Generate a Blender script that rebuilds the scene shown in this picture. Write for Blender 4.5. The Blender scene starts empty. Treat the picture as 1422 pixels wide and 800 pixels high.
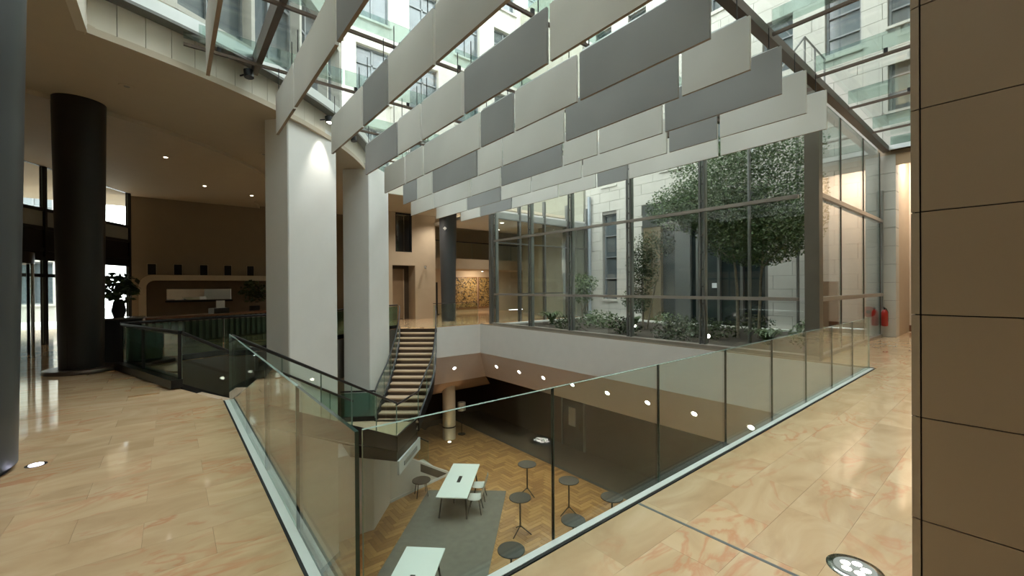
import bpy, bmesh, math, random
from mathutils import Vector, Matrix
random.seed(7)
SC = bpy.context.scene
COL = SC.collection
R_ = math.radians

# ------------------------------------------------------------------ camera
cam = bpy.data.objects.new('camera', bpy.data.cameras.new('camera'))
COL.objects.link(cam)
cam.data.sensor_width = 36.0
cam.data.lens = 581.161 / 1422 * 36.0
cam.data.clip_start = 0.05
cam.data.clip_end = 300
_y, _p, _r = R_(50.85945), R_(-0.16677), R_(-0.37708)
_F = Vector((math.cos(_y) * math.cos(_p), math.sin(_y) * math.cos(_p), math.sin(_p)))
_R = Vector((math.sin(_y), -math.cos(_y), 0))
_U = _R.cross(_F)
_R2 = _R * math.cos(_r) + _U * math.sin(_r)
_U2 = _U * math.cos(_r) - _R * math.sin(_r)
cam.matrix_world = Matrix(((_R2.x, _U2.x, -_F.x, 0), (_R2.y, _U2.y, -_F.y, 0), (_R2.z, _U2.z, -_F.z, 1.65), (0, 0, 0, 1)))
SC.camera = cam

# ------------------------------------------------------------------ world and exposure
w = bpy.data.worlds.new('overcast_sky')
SC.world = w
w.use_nodes = True
_n = w.node_tree.nodes
_bg = _n['Background']
_bg.inputs[0].default_value = (0.93, 0.97, 0.98, 1)
_bg.inputs[1].default_value = 4.2
SC.view_settings.view_transform = 'Standard'
SC.view_settings.look = 'None'
SC.view_settings.gamma = 1
SC.view_settings.use_curve_mapping = False
SC.view_settings.exposure = 0.86
SC.cycles.transparent_max_bounces = 32
SC.cycles.max_bounces = 8
SC.cycles.diffuse_bounces = 4
SC.cycles.glossy_bounces = 4
SC.cycles.sample_clamp_indirect = 5.0
SC.cycles.caustics_reflective = False
SC.cycles.caustics_refractive = False


def lamp(kind, loc, power, color, parent=None, size=0.3, target=None, angle=80, blend=0.6):
    ld = bpy.data.lights.new('bulb', kind)
    ld.energy = power
    ld.color = color
    if kind == 'AREA':
        ld.shape = 'DISK'
        ld.size = size
    else:
        ld.shadow_soft_size = size
    if kind == 'SPOT':
        ld.spot_size = R_(angle)
        ld.spot_blend = blend
    o = bpy.data.objects.new('bulb', ld)
    COL.objects.link(o)
    loc = Vector(loc)
    if parent is not None:
        o.parent = parent
        o.location = loc - Vector(parent.location)
    else:
        o.location = loc
    if target is not None:
        d = Vector(target) - loc
        o.rotation_euler = d.to_track_quat('-Z', 'Y').to_euler()
    return o


# ------------------------------------------------------------------ materials
MATS = {}


def mat(name, col, rough=0.5, metal=0.0, spec=0.5, var=0.06, vscale=3.0, bump=0.0, bscale=60.0, emit=None, estr=0.0):
    if name in MATS:
        return MATS[name]
    m = bpy.data.materials.new(name)
    MATS[name] = m
    m.use_nodes = True
    nt = m.node_tree
    b = nt.nodes['Principled BSDF']
    b.inputs['Roughness'].default_value = rough
    b.inputs['Metallic'].default_value = metal
    b.inputs['Specular IOR Level'].default_value = spec
    b.inputs['Base Color'].default_value = (*col, 1)
    tc = nt.nodes.new('ShaderNodeTexCoord')
    if var > 0:
        nz = nt.nodes.new('ShaderNodeTexNoise')
        nz.inputs['Scale'].default_value = vscale
        nz.inputs['Detail'].default_value = 4
        nt.links.new(tc.outputs['Object'], nz.inputs['Vector'])
        mr = nt.nodes.new('ShaderNodeMapRange')
        mr.inputs['From Min'].default_value = 0.25
        mr.inputs['From Max'].default_value = 0.75
        mr.inputs['To Min'].default_value = 1 - var
        mr.inputs['To Max'].default_value = 1 + var
        nt.links.new(nz.outputs['Fac'], mr.inputs['Value'])
        mx = nt.nodes.new('ShaderNodeMix')
        mx.data_type = 'RGBA'
        mx.blend_type = 'MULTIPLY'
        mx.inputs['Factor'].default_value = 1
        mx.inputs['A'].default_value = (*col, 1)
        nt.links.new(mr.outputs['Result'], mx.inputs['B'])
        nt.links.new(mx.outputs['Result'], b.inputs['Base Color'])
    if bump > 0:
        nb = nt.nodes.new('ShaderNodeTexNoise')
        nb.inputs['Scale'].default_value = bscale
        nb.inputs['Detail'].default_value = 3
        nt.links.new(tc.outputs['Object'], nb.inputs['Vector'])
        bp = nt.nodes.new('ShaderNodeBump')
        bp.inputs['Strength'].default_value = bump
        bp.inputs['Distance'].default_value = 0.01
        nt.links.new(nb.outputs['Fac'], bp.inputs['Height'])
        nt.links.new(bp.outputs['Normal'], b.inputs['Normal'])
    if emit:
        b.inputs['Emission Color'].default_value = (*emit, 1)
        b.inputs['Emission Strength'].default_value = estr
    return m


def glassmat(name, tint, r0=0.04, rough=0.0):
    m = bpy.data.materials.new(name)
    MATS[name] = m
    m.use_nodes = True
    nt = m.node_tree
    nt.nodes.remove(nt.nodes['Principled BSDF'])
    out = nt.nodes['Material Output']
    g = nt.nodes.new('ShaderNodeNewGeometry')
    dt = nt.nodes.new('ShaderNodeVectorMath')
    dt.operation = 'DOT_PRODUCT'
    nt.links.new(g.outputs['Normal'], dt.inputs[0])
    nt.links.new(g.outputs['Incoming'], dt.inputs[1])

    def mth(op, a, b=None):
        n = nt.nodes.new('ShaderNodeMath')
        n.operation = op
        for i, v in enumerate((a, b)):
            if v is None:
                continue
            if isinstance(v, (int, float)):
                n.inputs[i].default_value = v
            else:
                nt.links.new(v, n.inputs[i])
        return n.outputs[0]
    c = mth('ABSOLUTE', dt.outputs['Value'])
    f = mth('POWER', mth('SUBTRACT', 1.0, c), 5.0)
    f = mth('ADD', mth('MULTIPLY', f, 1 - r0), r0)
    tr = nt.nodes.new('ShaderNodeBsdfTransparent')
    tr.inputs[0].default_value = (*tint, 1)
    gl = nt.nodes.new('ShaderNodeBsdfGlossy')
    gl.inputs['Roughness'].default_value = rough
    gl.inputs['Color'].default_value = (1, 1, 1, 1)
    mx = nt.nodes.new('ShaderNodeMixShader')
    nt.links.new(f, mx.inputs[0])
    nt.links.new(tr.outputs[0], mx.inputs[1])
    nt.links.new(gl.outputs[0], mx.inputs[2])
    nt.links.new(mx.outputs[0], out.inputs[0])
    return m


def marblemat():
    m = bpy.data.materials.new('beige_marble')
    MATS['beige_marble'] = m
    m.use_nodes = True
    nt = m.node_tree
    N, Lk = nt.nodes, nt.links
    b = N['Principled BSDF']
    b.inputs['Roughness'].default_value = 0.07
    b.inputs['Specular IOR Level'].default_value = 0.5
    tc = N.new('ShaderNodeTexCoord')
    oi = N.new('ShaderNodeObjectInfo')
    ge = N.new('ShaderNodeNewGeometry')
    ad = N.new('ShaderNodeMath')
    ad.operation = 'ADD'
    Lk.new(oi.outputs['Random'], ad.inputs[0])
    Lk.new(ge.outputs['Random Per Island'], ad.inputs[1])
    fr = N.new('ShaderNodeMath')
    fr.operation = 'FRACT'
    Lk.new(ad.outputs[0], fr.inputs[0])
    sc = N.new('ShaderNodeVectorMath')
    sc.operation = 'SCALE'
    sc.inputs[0].default_value = (37, 53, 11)
    Lk.new(fr.outputs[0], sc.inputs['Scale'])
    va = N.new('ShaderNodeVectorMath')
    Lk.new(ge.outputs['Position'], va.inputs[0])
    Lk.new(sc.outputs[0], va.inputs[1])
    mp = N.new('ShaderNodeMapping')
    mp.inputs['Rotation'].default_value = (0, 0, -0.25)
    mp.inputs['Scale'].default_value = (1.0, 2.2, 1)
    Lk.new(va.outputs[0], mp.inputs[0])
    n1 = N.new('ShaderNodeTexNoise')
    n1.inputs['Scale'].default_value = 1.3
    n1.inputs['Detail'].default_value = 7
    n1.inputs['Distortion'].default_value = 1.4
    Lk.new(mp.outputs[0], n1.inputs['Vector'])
    r1 = N.new('ShaderNodeValToRGB')
    e = r1.color_ramp.elements
    e[0].position, e[0].color = 0.30, (0.54, 0.36, 0.20, 1)
    e[1].position, e[1].color = 0.72, (0.69, 0.50, 0.31, 1)
    el = e.new(0.5)
    el.color = (0.62, 0.43, 0.25, 1)
    Lk.new(n1.outputs['Fac'], r1.inputs[0])
    # red veins: thin ridge of a distorted noise
    n2 = N.new('ShaderNodeTexNoise')
    n2.inputs['Scale'].default_value = 1.0
    n2.inputs['Detail'].default_value = 5
    n2.inputs['Distortion'].default_value = 2.2
    Lk.new(mp.outputs[0], n2.inputs['Vector'])
    r2 = N.new('ShaderNodeValToRGB')
    e = r2.color_ramp.elements
    e[0].position, e[0].color = 0.50, (0, 0, 0, 1)
    e[1].position, e[1].color = 0.60, (0, 0, 0, 1)
    el = e.new(0.545)
    el.color = (1, 1, 1, 1)
    Lk.new(n2.outputs['Fac'], r2.inputs[0])
    n3 = N.new('ShaderNodeTexNoise')
    n3.inputs['Scale'].default_value = 0.7
    Lk.new(va.outputs[0], n3.inputs['Vector'])
    r3 = N.new('ShaderNodeValToRGB')
    r3.color_ramp.elements[0].position = 0.42
    r3.color_ramp.elements[1].position = 0.60
    Lk.new(n3.outputs['Fac'], r3.inputs[0])
    mu = N.new('ShaderNodeMath')
    mu.operation = 'MULTIPLY'
    Lk.new(r2.outputs[0], mu.inputs[0])
    Lk.new(r3.outputs[0], mu.inputs[1])
    mu2 = N.new('ShaderNodeMath')
    mu2.operation = 'MULTIPLY'
    mu2.inputs[1].default_value = 0.62
    Lk.new(mu.outputs[0], mu2.inputs[0])
    mx = N.new('ShaderNodeMix')
    mx.data_type = 'RGBA'
    mx.inputs['B'].default_value = (0.58, 0.23, 0.11, 1)
    Lk.new(mu2.outputs[0], mx.inputs['Factor'])
    Lk.new(r1.outputs[0], mx.inputs['A'])
    # tone of each slab
    mr = N.new('ShaderNodeMapRange')
    mr.inputs['To Min'].default_value = 0.95
    mr.inputs['To Max'].default_value = 1.06
    Lk.new(fr.outputs[0], mr.inputs['Value'])
    m2 = N.new('ShaderNodeMix')
    m2.data_type = 'RGBA'
    m2.blend_type = 'MULTIPLY'
    m2.inputs['Factor'].default_value = 1
    Lk.new(mx.outputs['Result'], m2.inputs['A'])
    Lk.new(mr.outputs['Result'], m2.inputs['B'])
    Lk.new(m2.outputs['Result'], b.inputs['Base Color'])
    return m


def woodmat():
    m = bpy.data.materials.new('oak_parquet')
    MATS['oak_parquet'] = m
    m.use_nodes = True
    nt = m.node_tree
    N, Lk = nt.nodes, nt.links
    b = N['Principled BSDF']
    b.inputs['Roughness'].default_value = 0.35
    ge = N.new('ShaderNodeNewGeometry')
    rp = N.new('ShaderNodeValToRGB')
    e = rp.color_ramp.elements
    e[0].color = (0.27, 0.125, 0.038, 1)
    e[1].color = (0.47, 0.255, 0.09, 1)
    Lk.new(ge.outputs['Random Per Island'], rp.inputs[0])
    nz = N.new('ShaderNodeTexNoise')
    nz.inputs['Scale'].default_value = 14
    Lk.new(ge.outputs['Position'], nz.inputs['Vector'])
    mr = N.new('ShaderNodeMapRange')
    mr.inputs['To Min'].default_value = 0.85
    mr.inputs['To Max'].default_value = 1.15
    Lk.new(nz.outputs['Fac'], mr.inputs['Value'])
    mx = N.new('ShaderNodeMix')
    mx.data_type = 'RGBA'
    mx.blend_type = 'MULTIPLY'
    mx.inputs['Factor'].default_value = 1
    Lk.new(rp.outputs[0], mx.inputs['A'])
    Lk.new(mr.outputs['Result'], mx.inputs['B'])
    Lk.new(mx.outputs['Result'], b.inputs['Base Color'])
    return m


def leafmat(name, c1, c2):
    m = bpy.data.materials.new(name)
    MATS[name] = m
    m.use_nodes = True
    nt = m.node_tree
    N, Lk = nt.nodes, nt.links
    b = N['Principled BSDF']
    b.inputs['Roughness'].default_value = 0.5
    ge = N.new('ShaderNodeNewGeometry')
    rp = N.new('ShaderNodeValToRGB')
    rp.color_ramp.elements[0].color = (*c1, 1)
    rp.color_ramp.elements[1].color = (*c2, 1)
    Lk.new(ge.outputs['Random Per Island'], rp.inputs[0])
    Lk.new(rp.outputs[0], b.inputs['Base Color'])
    b.inputs['Transmission Weight'].default_value = 0.0
    return m


M_MARBLE = marblemat()
M_PARQUET = woodmat()
M_GLASS = glassmat('clear_glass', (0.94, 0.97, 0.955))
M_RAIL = glassmat('green_tinted_glass', (0.885, 0.945, 0.91), 0.032)
M_ROOFGLASS = glassmat('roof_glass', (0.945, 0.975, 0.965), 0.03)
M_FIN = glassmat('glass_fin', (0.74, 0.83, 0.805), 0.10)
M_EDGE = mat('glass_edge', (0.30, 0.42, 0.36), 0.15, var=0.03)
M_EDGED = mat('glass_edge_dark', (0.012, 0.05, 0.04), 0.1, var=0.03)
M_WHITE = mat('white_plaster', (0.75, 0.735, 0.70), 0.6, var=0.02)
M_PILLAR = mat('white_paint', (0.80, 0.80, 0.77), 0.45, var=0.015)
M_BAFL = mat('pale_felt', (0.70, 0.695, 0.65), 0.8, var=0.03, vscale=1.2, bump=0.1, bscale=250)
M_BAFG = mat('grey_felt', (0.315, 0.32, 0.315), 0.8, var=0.03, vscale=1.2, bump=0.1, bscale=250)
M_BAFSHADE = mat('felt_underside_shade', (0.33, 0.27, 0.21), 0.8)  # shade under the baffles, painted in as a brown bottom edge
M_CLAD = mat('cream_cladding', (0.72, 0.68, 0.58), 0.4, var=0.02)
M_CEIL = mat('ceiling_paint', (0.55, 0.485, 0.375), 0.8, var=0.02)
M_BEIGE = mat('beige_plaster', (0.46, 0.375, 0.27), 0.7, var=0.03)
M_STEEL = mat('grey_steel', (0.21, 0.215, 0.205), 0.35, 0.6)
M_STEELL = mat('light_steel', (0.42, 0.44, 0.42), 0.35, 0.5)
M_BRONZE = mat('bronze_steel', (0.115, 0.085, 0.065), 0.4, 0.5)
M_ALU = mat('brushed_aluminium', (0.75, 0.79, 0.80), 0.3, 0.7, var=0.03)
M_SHOE = mat('white_aluminium', (0.90, 0.93, 0.90), 0.3, 0.0, var=0.02)
M_BLACK = mat('black_metal', (0.014, 0.015, 0.016), 0.35, 0.3)
M_RUBBER = mat('black_gasket', (0.012, 0.012, 0.012), 0.7)
M_DCOL = mat('charcoal_column', (0.017, 0.017, 0.015), 0.45, var=0.05)
M_STONE = mat('pale_limestone', (0.54, 0.53, 0.475), 0.75, var=0.06, vscale=1.5, bump=0.15)
M_JOINT = mat('stone_joint', (0.30, 0.29, 0.26), 0.9)
M_BROWN = mat('brown_wall_panel', (0.37, 0.29, 0.20), 0.5, var=0.05, vscale=0.8)
M_WIN = mat('window_glass_dark', (0.10, 0.125, 0.135), 0.08, 0.0, 0.9, var=0.3, vscale=0.6)
M_WINF = mat('window_frame_grey', (0.22, 0.24, 0.25), 0.5)
M_MAUVE = mat('mauve_soffit', (0.74, 0.68, 0.66), 0.7, var=0.02)
M_LBROWN = mat('brown_soffit', (0.42, 0.31, 0.23), 0.7)
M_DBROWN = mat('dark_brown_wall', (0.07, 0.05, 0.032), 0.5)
M_CARPET = mat('dark_carpet', (0.075, 0.062, 0.045), 0.95, var=0.15, vscale=20)
M_RUG = mat('grey_rug', (0.155, 0.145, 0.12), 0.95, var=0.14, vscale=5, bump=0.3, bscale=120)
M_TABLE = mat('white_laminate', (0.80, 0.86, 0.82), 0.3, var=0.01)
M_SHELL = mat('white_seat_shell', (0.62, 0.62, 0.58), 0.4, var=0.02)
M_SOIL = mat('dark_soil', (0.045, 0.035, 0.024), 0.95, var=0.4, vscale=6, bump=0.5, bscale=25)
M_GRAVEL = mat('white_edging', (0.75, 0.75, 0.70), 0.8)
M_BARK = mat('pale_bark', (0.28, 0.24, 0.18), 0.85, var=0.35, vscale=12)
M_RED = mat('red_enamel', (0.42, 0.022, 0.014), 0.3, var=0.03)
M_WOOD = mat('brown_wood', (0.17, 0.075, 0.035), 0.35, var=0.25, vscale=8)
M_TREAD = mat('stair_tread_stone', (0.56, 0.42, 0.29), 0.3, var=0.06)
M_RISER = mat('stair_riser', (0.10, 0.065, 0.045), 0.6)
M_PAPER = mat('white_paper', (0.72, 0.74, 0.74), 0.7)
M_SHADE = mat('cream_lampshade', (0.62, 0.57, 0.46), 0.8)
M_CREAM = mat('cream_column', (0.62, 0.54, 0.40), 0.55, var=0.03)
M_LED = mat('lit_lens', (1, 1, 1), 0.4, var=0, emit=(1.0, 0.93, 0.8), estr=9)
M_LEDW = mat('lit_lens_warm', (1, 1, 1), 0.4, var=0, emit=(1.0, 0.86, 0.66), estr=7)
M_LEDB = mat('lit_lens_blue', (1, 1, 1), 0.4, var=0, emit=(0.75, 0.75, 1.0), estr=7)
M_CHROME = mat('chrome', (0.5, 0.52, 0.5), 0.15, 1.0, var=0)
M_MIRROR = mat('mirror', (0.85, 0.85, 0.85), 0.02, 1.0, var=0)
M_DESK = mat('dark_desk', (0.03, 0.03, 0.028), 0.4)
M_SLAT = mat('desk_slat', (0.20, 0.20, 0.17), 0.5)
M_NICHE = mat('niche_brown', (0.16, 0.12, 0.08), 0.7)
M_MIDGREY = mat('mid_grey', (0.30, 0.30, 0.28), 0.7)  # plain mid grey of panels, grille and small fittings
M_LEAF = leafmat('birch_leaves', (0.05, 0.10, 0.03), (0.13, 0.20, 0.075))
M_LEAFD = leafmat('dark_leaves', (0.02, 0.04, 0.012), (0.06, 0.09, 0.03))
M_LEAFF = leafmat('fern_leaves', (0.05, 0.09, 0.025), (0.11, 0.17, 0.06))


# ------------------------------------------------------------------ geometry helpers
class MB:
    """collects faces, then links them as one mesh object"""

    def __init__(self):
        self.v, self.f, self.mi, self.sm = [], [], [], []

    def add(self, vs, fs, mi=0, sm=False):
        o = len(self.v)
        self.v += [tuple(p) for p in vs]
        for i, f in enumerate(fs):
            self.f.append([o + k for k in f])
            self.mi.append(mi[i] if isinstance(mi, (list, tuple)) else mi)
            self.sm.append(sm)
        return self

    def box(self, x0, x1, y0, y1, z0, z1, mi=0):
        vs = [(x0, y0, z0), (x1, y0, z0), (x1, y1, z0), (x0, y1, z0), (x0, y0, z1), (x1, y0, z1), (x1, y1, z1), (x0, y1, z1)]
        return self.add(vs, [(3, 2, 1, 0), (4, 5, 6, 7), (0, 1, 5, 4), (1, 2, 6, 5), (2, 3, 7, 6), (3, 0, 4, 7)], mi)

    def prism(self, poly, z0, z1, mi=0):
        """poly in plan (any winding), extruded"""
        a = sum(poly[i][0] * poly[(i + 1) % len(poly)][1] - poly[(i + 1) % len(poly)][0] * poly[i][1] for i in range(len(poly)))
        if a < 0:
            poly = poly[::-1]
        n = len(poly)
        vs = [(p[0], p[1], z0) for p in poly] + [(p[0], p[1], z1) for p in poly]
        fs = [tuple(range(n - 1, -1, -1)), tuple(range(n, 2 * n))] + [(i, (i + 1) % n, n + (i + 1) % n, n + i) for i in range(n)]
        return self.add(vs, fs, mi)

    def bar(self, p, q, w, z0, z1, mi=0, off=0.0):
        """upright board along plan line p-q, width w, centred (shifted off to the left)"""
        p, q = Vector(p[:2]), Vector(q[:2])
        d = (q - p).normalized()
        n = Vector((-d.y, d.x))
        a, b = n * (off + w / 2), n * (off - w / 2)
        return self.prism([tuple(p + b), tuple(q + b), tuple(q + a), tuple(p + a)], z0, z1, mi)

    def slab(self, quad, n):
        """quad of 3D points given thickness vector n"""
        n = Vector(n)
        vs = [Vector(p) for p in quad] + [Vector(p) + n for p in quad]
        return self.add(vs, [(3, 2, 1, 0), (4, 5, 6, 7), (0, 1, 5, 4), (1, 2, 6, 5), (2, 3, 7, 6), (3, 0, 4, 7)])

    def tube(self, pts, r, n=8, r2=None, cap=True):
        pts = [Vector(p) for p in pts]
        rings = []
        m = len(pts)
        for i, p in enumerate(pts):
            d = (pts[min(i + 1, m - 1)] - pts[max(i - 1, 0)]).normalized()
            up = Vector((0, 0, 1)) if abs(d.z) < 0.95 else Vector((1, 0, 0))
            a = d.cross(up).normalized()
            b = a.cross(d)
            rr = r if r2 is None else r + (r2 - r) * i / max(1, m - 1)
            rings.append([p + (a * math.cos(2 * math.pi * k / n) + b * math.sin(2 * math.pi * k / n)) * rr for k in range(n)])
        vs = [v for rg in rings for v in rg]
        fs = []
        for i in range(m - 1):
            for k in range(n):
                k2 = (k + 1) % n
                fs.append((i * n + k, (i + 1) * n + k, (i + 1) * n + k2, i * n + k2))
        self.add(vs, fs, 0, True)
        if cap:
            self.add(rings[0], [tuple(range(n))])
            self.add(rings[-1], [tuple(range(n - 1, -1, -1))])
        return self

    def lathe(self, c, prof, n=24, mi=0):
        """prof: list of (r, z)"""
        vs, fs = [], []
        for r, z in prof:
            for k in range(n):
                a = 2 * math.pi * k / n
                vs.append((c[0] + r * math.cos(a), c[1] + r * math.sin(a), c[2] + z))
        for i in range(len(prof) - 1):
            for k in range(n):
                k2 = (k + 1) % n
                fs.append((i * n + k, i * n + k2, (i + 1) * n + k2, (i + 1) * n + k))
        self.add(vs, fs, mi, True)
        if prof[0][0] > 1e-4:
            self.add(vs[:n], [tuple(range(n - 1, -1, -1))], mi)
        if prof[-1][0] > 1e-4:
            self.add(vs[-n:], [tuple(range(n))], mi)
        return self

    def build(self, name, mats, parent=None, kind=None, label=None, cat=None, group=None, local=False):
        if not isinstance(mats, (list, tuple)):
            mats = [mats]
        me = bpy.data.meshes.new(name)
        off = Vector((0, 0, 0))
        if parent is not None and not local:
            off = Vector(parent.location)
            pp = parent.parent
            if pp is not None:
                off += Vector(pp.location)
        me.from_pydata([(a - off.x, b - off.y, c - off.z) for a, b, c in self.v], [], self.f)
        for m in mats:
            me.materials.append(m)
        if any(self.mi):
            me.polygons.foreach_set('material_index', self.mi)
        if any(self.sm):
            me.polygons.foreach_set('use_smooth', self.sm)
        me.update()
        o = bpy.data.objects.new(name, me)
        COL.objects.link(o)
        if parent is not None:
            o.parent = parent
        tag(o, label, cat, group, kind)
        return o


def tag(o, label=None, cat=None, group=None, kind=None):
    if label:
        o['label'] = label
    if cat:
        o['category'] = cat
    if group:
        o['group'] = group
    if kind:
        o['kind'] = kind
    return o


def thing(name, label, cat, loc=(0, 0, 0), rotz=0.0, group=None, kind=None):
    o = bpy.data.objects.new(name, None)
    o.empty_display_size = 0.2
    COL.objects.link(o)
    o.location = loc
    o.rotation_euler = (0, 0, rotz)
    return tag(o, label, cat, group, kind)


def copy_tree(o, parent=None):
    kids = [c for c in bpy.data.objects if c.parent == o]
    c = o.copy()
    COL.objects.link(c)
    c.parent = parent
    for k in kids:
        copy_tree(k, c)
    return c


def inpoly(x, y, poly):
    r = False
    n = len(poly)
    for i in range(n):
        x1, y1 = poly[i]
        x2, y2 = poly[(i + 1) % n]
        if (y1 > y) != (y2 > y) and x < (x2 - x1) * (y - y1) / (y2 - y1) + x1:
            r = not r
    return r


def glass_pane(quad, n, name, parent, gm=None, em=None):
    """pane slab with glass faces and polished edges"""
    nv = Vector(n)
    vs = [Vector(p) - nv / 2 for p in quad] + [Vector(p) + nv / 2 for p in quad]
    mb = MB()
    mb.add(vs, [(3, 2, 1, 0), (4, 5, 6, 7), (0, 1, 5, 4), (1, 2, 6, 5), (2, 3, 7, 6), (3, 0, 4, 7)], [0, 0, 1, 1, 1, 1])
    return mb.build(name, [gm or M_RAIL, em or M_EDGE], parent)


# ------------------------------------------------------------------ plan data
AC, AR = Vector((-4.330, 18.855)), 10.626          # lobby disc: centre and radius of the skylight edge
ZC, ZP = 5.45, 6.27                                # lobby ceiling, roof glass
ZLOW = -5.4                                        # lower floor
ZLAND = -2.4
VOID = [(0.62, 1.89), (10.72, 1.89), (10.72, 15.45), (8.5, 15.45), (8.26, 15.05), (7.16, 16.05), (6.2, 15.6), (4.1, 13.9), (2.6, 13.0),
        (1.0, 12.6), (-0.83, 11.9), (0.1, 8.95), (0.62, 7.46)]


def arcpt(a, r=0.0):
    return (AC.x + (AR + r) * math.cos(a), AC.y + (AR + r) * math.sin(a))


def arc_at_x(x, r=0.0):
    return AC.y - math.sqrt(max(0, (AR + r) ** 2 - (x - AC.x) ** 2))


def arc_at_y(y, r=0.0):
    d = (AR + r) ** 2 - (y - AC.y) ** 2
    return AC.x + math.sqrt(d) if d > 0 else -99


A0 = math.atan2(8.72 - AC.y, -0.95 - AC.x)          # left end of the skylight edge
A1 = math.atan2(16.2 - AC.y, 5.96 - AC.x)            # right end
ARCN = [A0 + (A1 - A0) * i / 40 for i in range(41)]


def ribbon(mb, angs, r0, r1, z0, z1, mi=0):
    for a, b in zip(angs[:-1], angs[1:]):
        mb.prism([arcpt(a, r0), arcpt(b, r0), arcpt(b, r1), arcpt(a, r1)], z0, z1, mi)
    return mb


# ================================================================== SETTING: floors
floor = None
outer = [(-9, -6), (21, -6), (21, 26), (-9, 26)]
court = [(10.86, 2.95), (17.4, 2.95), (17.4, 14.9), (10.86, 14.9)]
mb = MB()
Zf = -0.02
for poly_ in ([(-9, -6), (21, -6), (21, 1.89), (-9, 1.89)], [(10.72, 1.89), (10.86, 1.89), (10.86, 15.45), (10.72, 15.45)], [(10.86, 1.89), (21, 1.89), (21, 2.95), (10.86, 2.95)],
              [(17.4, 2.95), (21, 2.95), (21, 15.45), (17.4, 15.45)], [(10.86, 14.9), (17.4, 14.9), (17.4, 15.45), (10.86, 15.45)],
              [(-9, 1.89), (0.62, 1.89), (0.62, 7.46), (0.1, 8.95), (-0.83, 11.9), (1.0, 12.6), (2.6, 13.0), (4.1, 13.9), (6.2, 15.6), (7.16, 16.05), (8.26, 15.05), (8.5, 15.45), (21, 15.45), (21, 26), (-9, 26)]):
    mb.add([(x, y, Zf) for x, y in poly_], [tuple(range(len(poly_)))])
floor = mb.build('floor', M_MARBLE, None, 'structure', 'polished beige marble floor of the upper level', 'floor')

TX, TY = 0.74, 0.37
tiles = []


def add_tile(x0, x1, y0, y1):
    cx, cy = (x0 + x1) / 2, (y0 + y1) / 2
    if x1 - x0 < 0.06 or y1 - y0 < 0.06:
        return
    for px, py in ((x0 + .02, y0 + .02), (x1 - .02, y0 + .02), (x1 - .02, y1 - .02), (x0 + .02, y1 - .02)):
        if inpoly(px, py, VOID) or inpoly(px, py, court):
            return
    d = math.hypot(cx, cy)
    fz = cx * 0.6312 + cy * 0.7755
    rx = cx * 0.7755 - cy * 0.6312
    vis = fz > 0.9 and abs(rx / fz) < 1.35
    tiles.append((0 if vis else 1, d, x0, x1, y0, y1))


# left lobby side (joints run from the balustrade at x = 0.58)
r = 0
y = 4.30 - TY * 14
while y < 24:
    off = (r % 2) * TX / 2
    x = 0.58 + off
    while x > -8:
        a, b = x - TX, min(x, 0.58)
        if y + TY > -0.5 and b > a:
            add_tile(a, b, y, y + TY)
        x -= TX
    y += TY
    r += 1
# walkway on the right (joints run from the balustrade at y = 1.86)
y = 1.86
r = 0
while y > -2.0:
    x = 0.58 - (r % 2) * TX / 2
    while x < 19:
        add_tile(max(x, 0.58), x + TX, y - TY, y)
        x += TX
    y -= TY
    r += 1
# end of the walkway and the far landing
for y0, ym, xa, xb in ((1.86, 2.95, 10.78, 19.0), (15.5, 24, 0.58, 18.0)):
    y = y0
    r = 0
    while y < ym:
        x = xa - (r % 2) * TX / 2
        while x < xb:
            add_tile(max(x, xa), x + TX, y, min(y + TY, ym))
            x += TX
        y += TY
        r += 1
tiles.sort()
shared = {}
rest = MB()
for i, (v, d, x0, x1, y0, y1) in enumerate(tiles):
    g = 0.0006
    if i < 298:
        key = (round(x1 - x0, 3), round(y1 - y0, 3))
        if key not in shared:
            m_ = MB()
            hx, hy = key[0] / 2 - g, key[1] / 2 - g
            m_.box(-hx, hx, -hy, hy, -0.02, 0.0)
            me = bpy.data.meshes.new('marble_tile')
            me.from_pydata(m_.v, [], m_.f)
            me.materials.append(M_MARBLE)
            shared[key] = me
        o = bpy.data.objects.new('marble_tile', shared[key])
        COL.objects.link(o)
        o.parent = floor
        o.location = ((x0 + x1) / 2, (y0 + y1) / 2, 0)
    else:
        rest.box(x0 + g, x1 - g, y0 + g, y1 - g, -0.02, 0.0)
rest.build('marble_tiles', M_MARBLE, floor, 'stuff')
MB().box(2.725, 2.75, -2, 1.86, -0.01, 0.0015).build('trim_1', M_STEEL, None, 'structure', 'thin dark expansion joint strip crossing the right walkway', 'trim')

# white slab edge round the opening
mb = MB()
mb.box(10.72, 11.0, 1.6, 15.6, -1.29, -0.021)
mb.box(8.4, 11.0, 15.45, 15.75, -1.29, -0.021)
mb.build('wall_slab_edge', M_WHITE, None, 'structure', 'white slab edge below the glass wall around the opening', 'wall')
mb = MB()
mb.box(0.3, 10.72, 1.6, 1.885, -1.29, -0.021)
mb.box(0.32, 0.615, 1.6, 7.46, -1.29, -0.021)
mb.build('wall_slab_edge_near', M_WHITE, None, 'structure', 'slab edge under the near glass balustrades', 'wall')
mb = MB()
for p, q in zip(VOID[5:10], VOID[6:11]):
    mb.bar(p, q, 0.25, -1.29, -0.021, 0, -0.13)
mb.build('wall_slab_edge_lobby', mat('slab_edge_brown', (0.13, 0.11, 0.085), 0.6), None, 'structure', 'slab edge below the lobby balustrade behind the pillars', 'wall')

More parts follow.
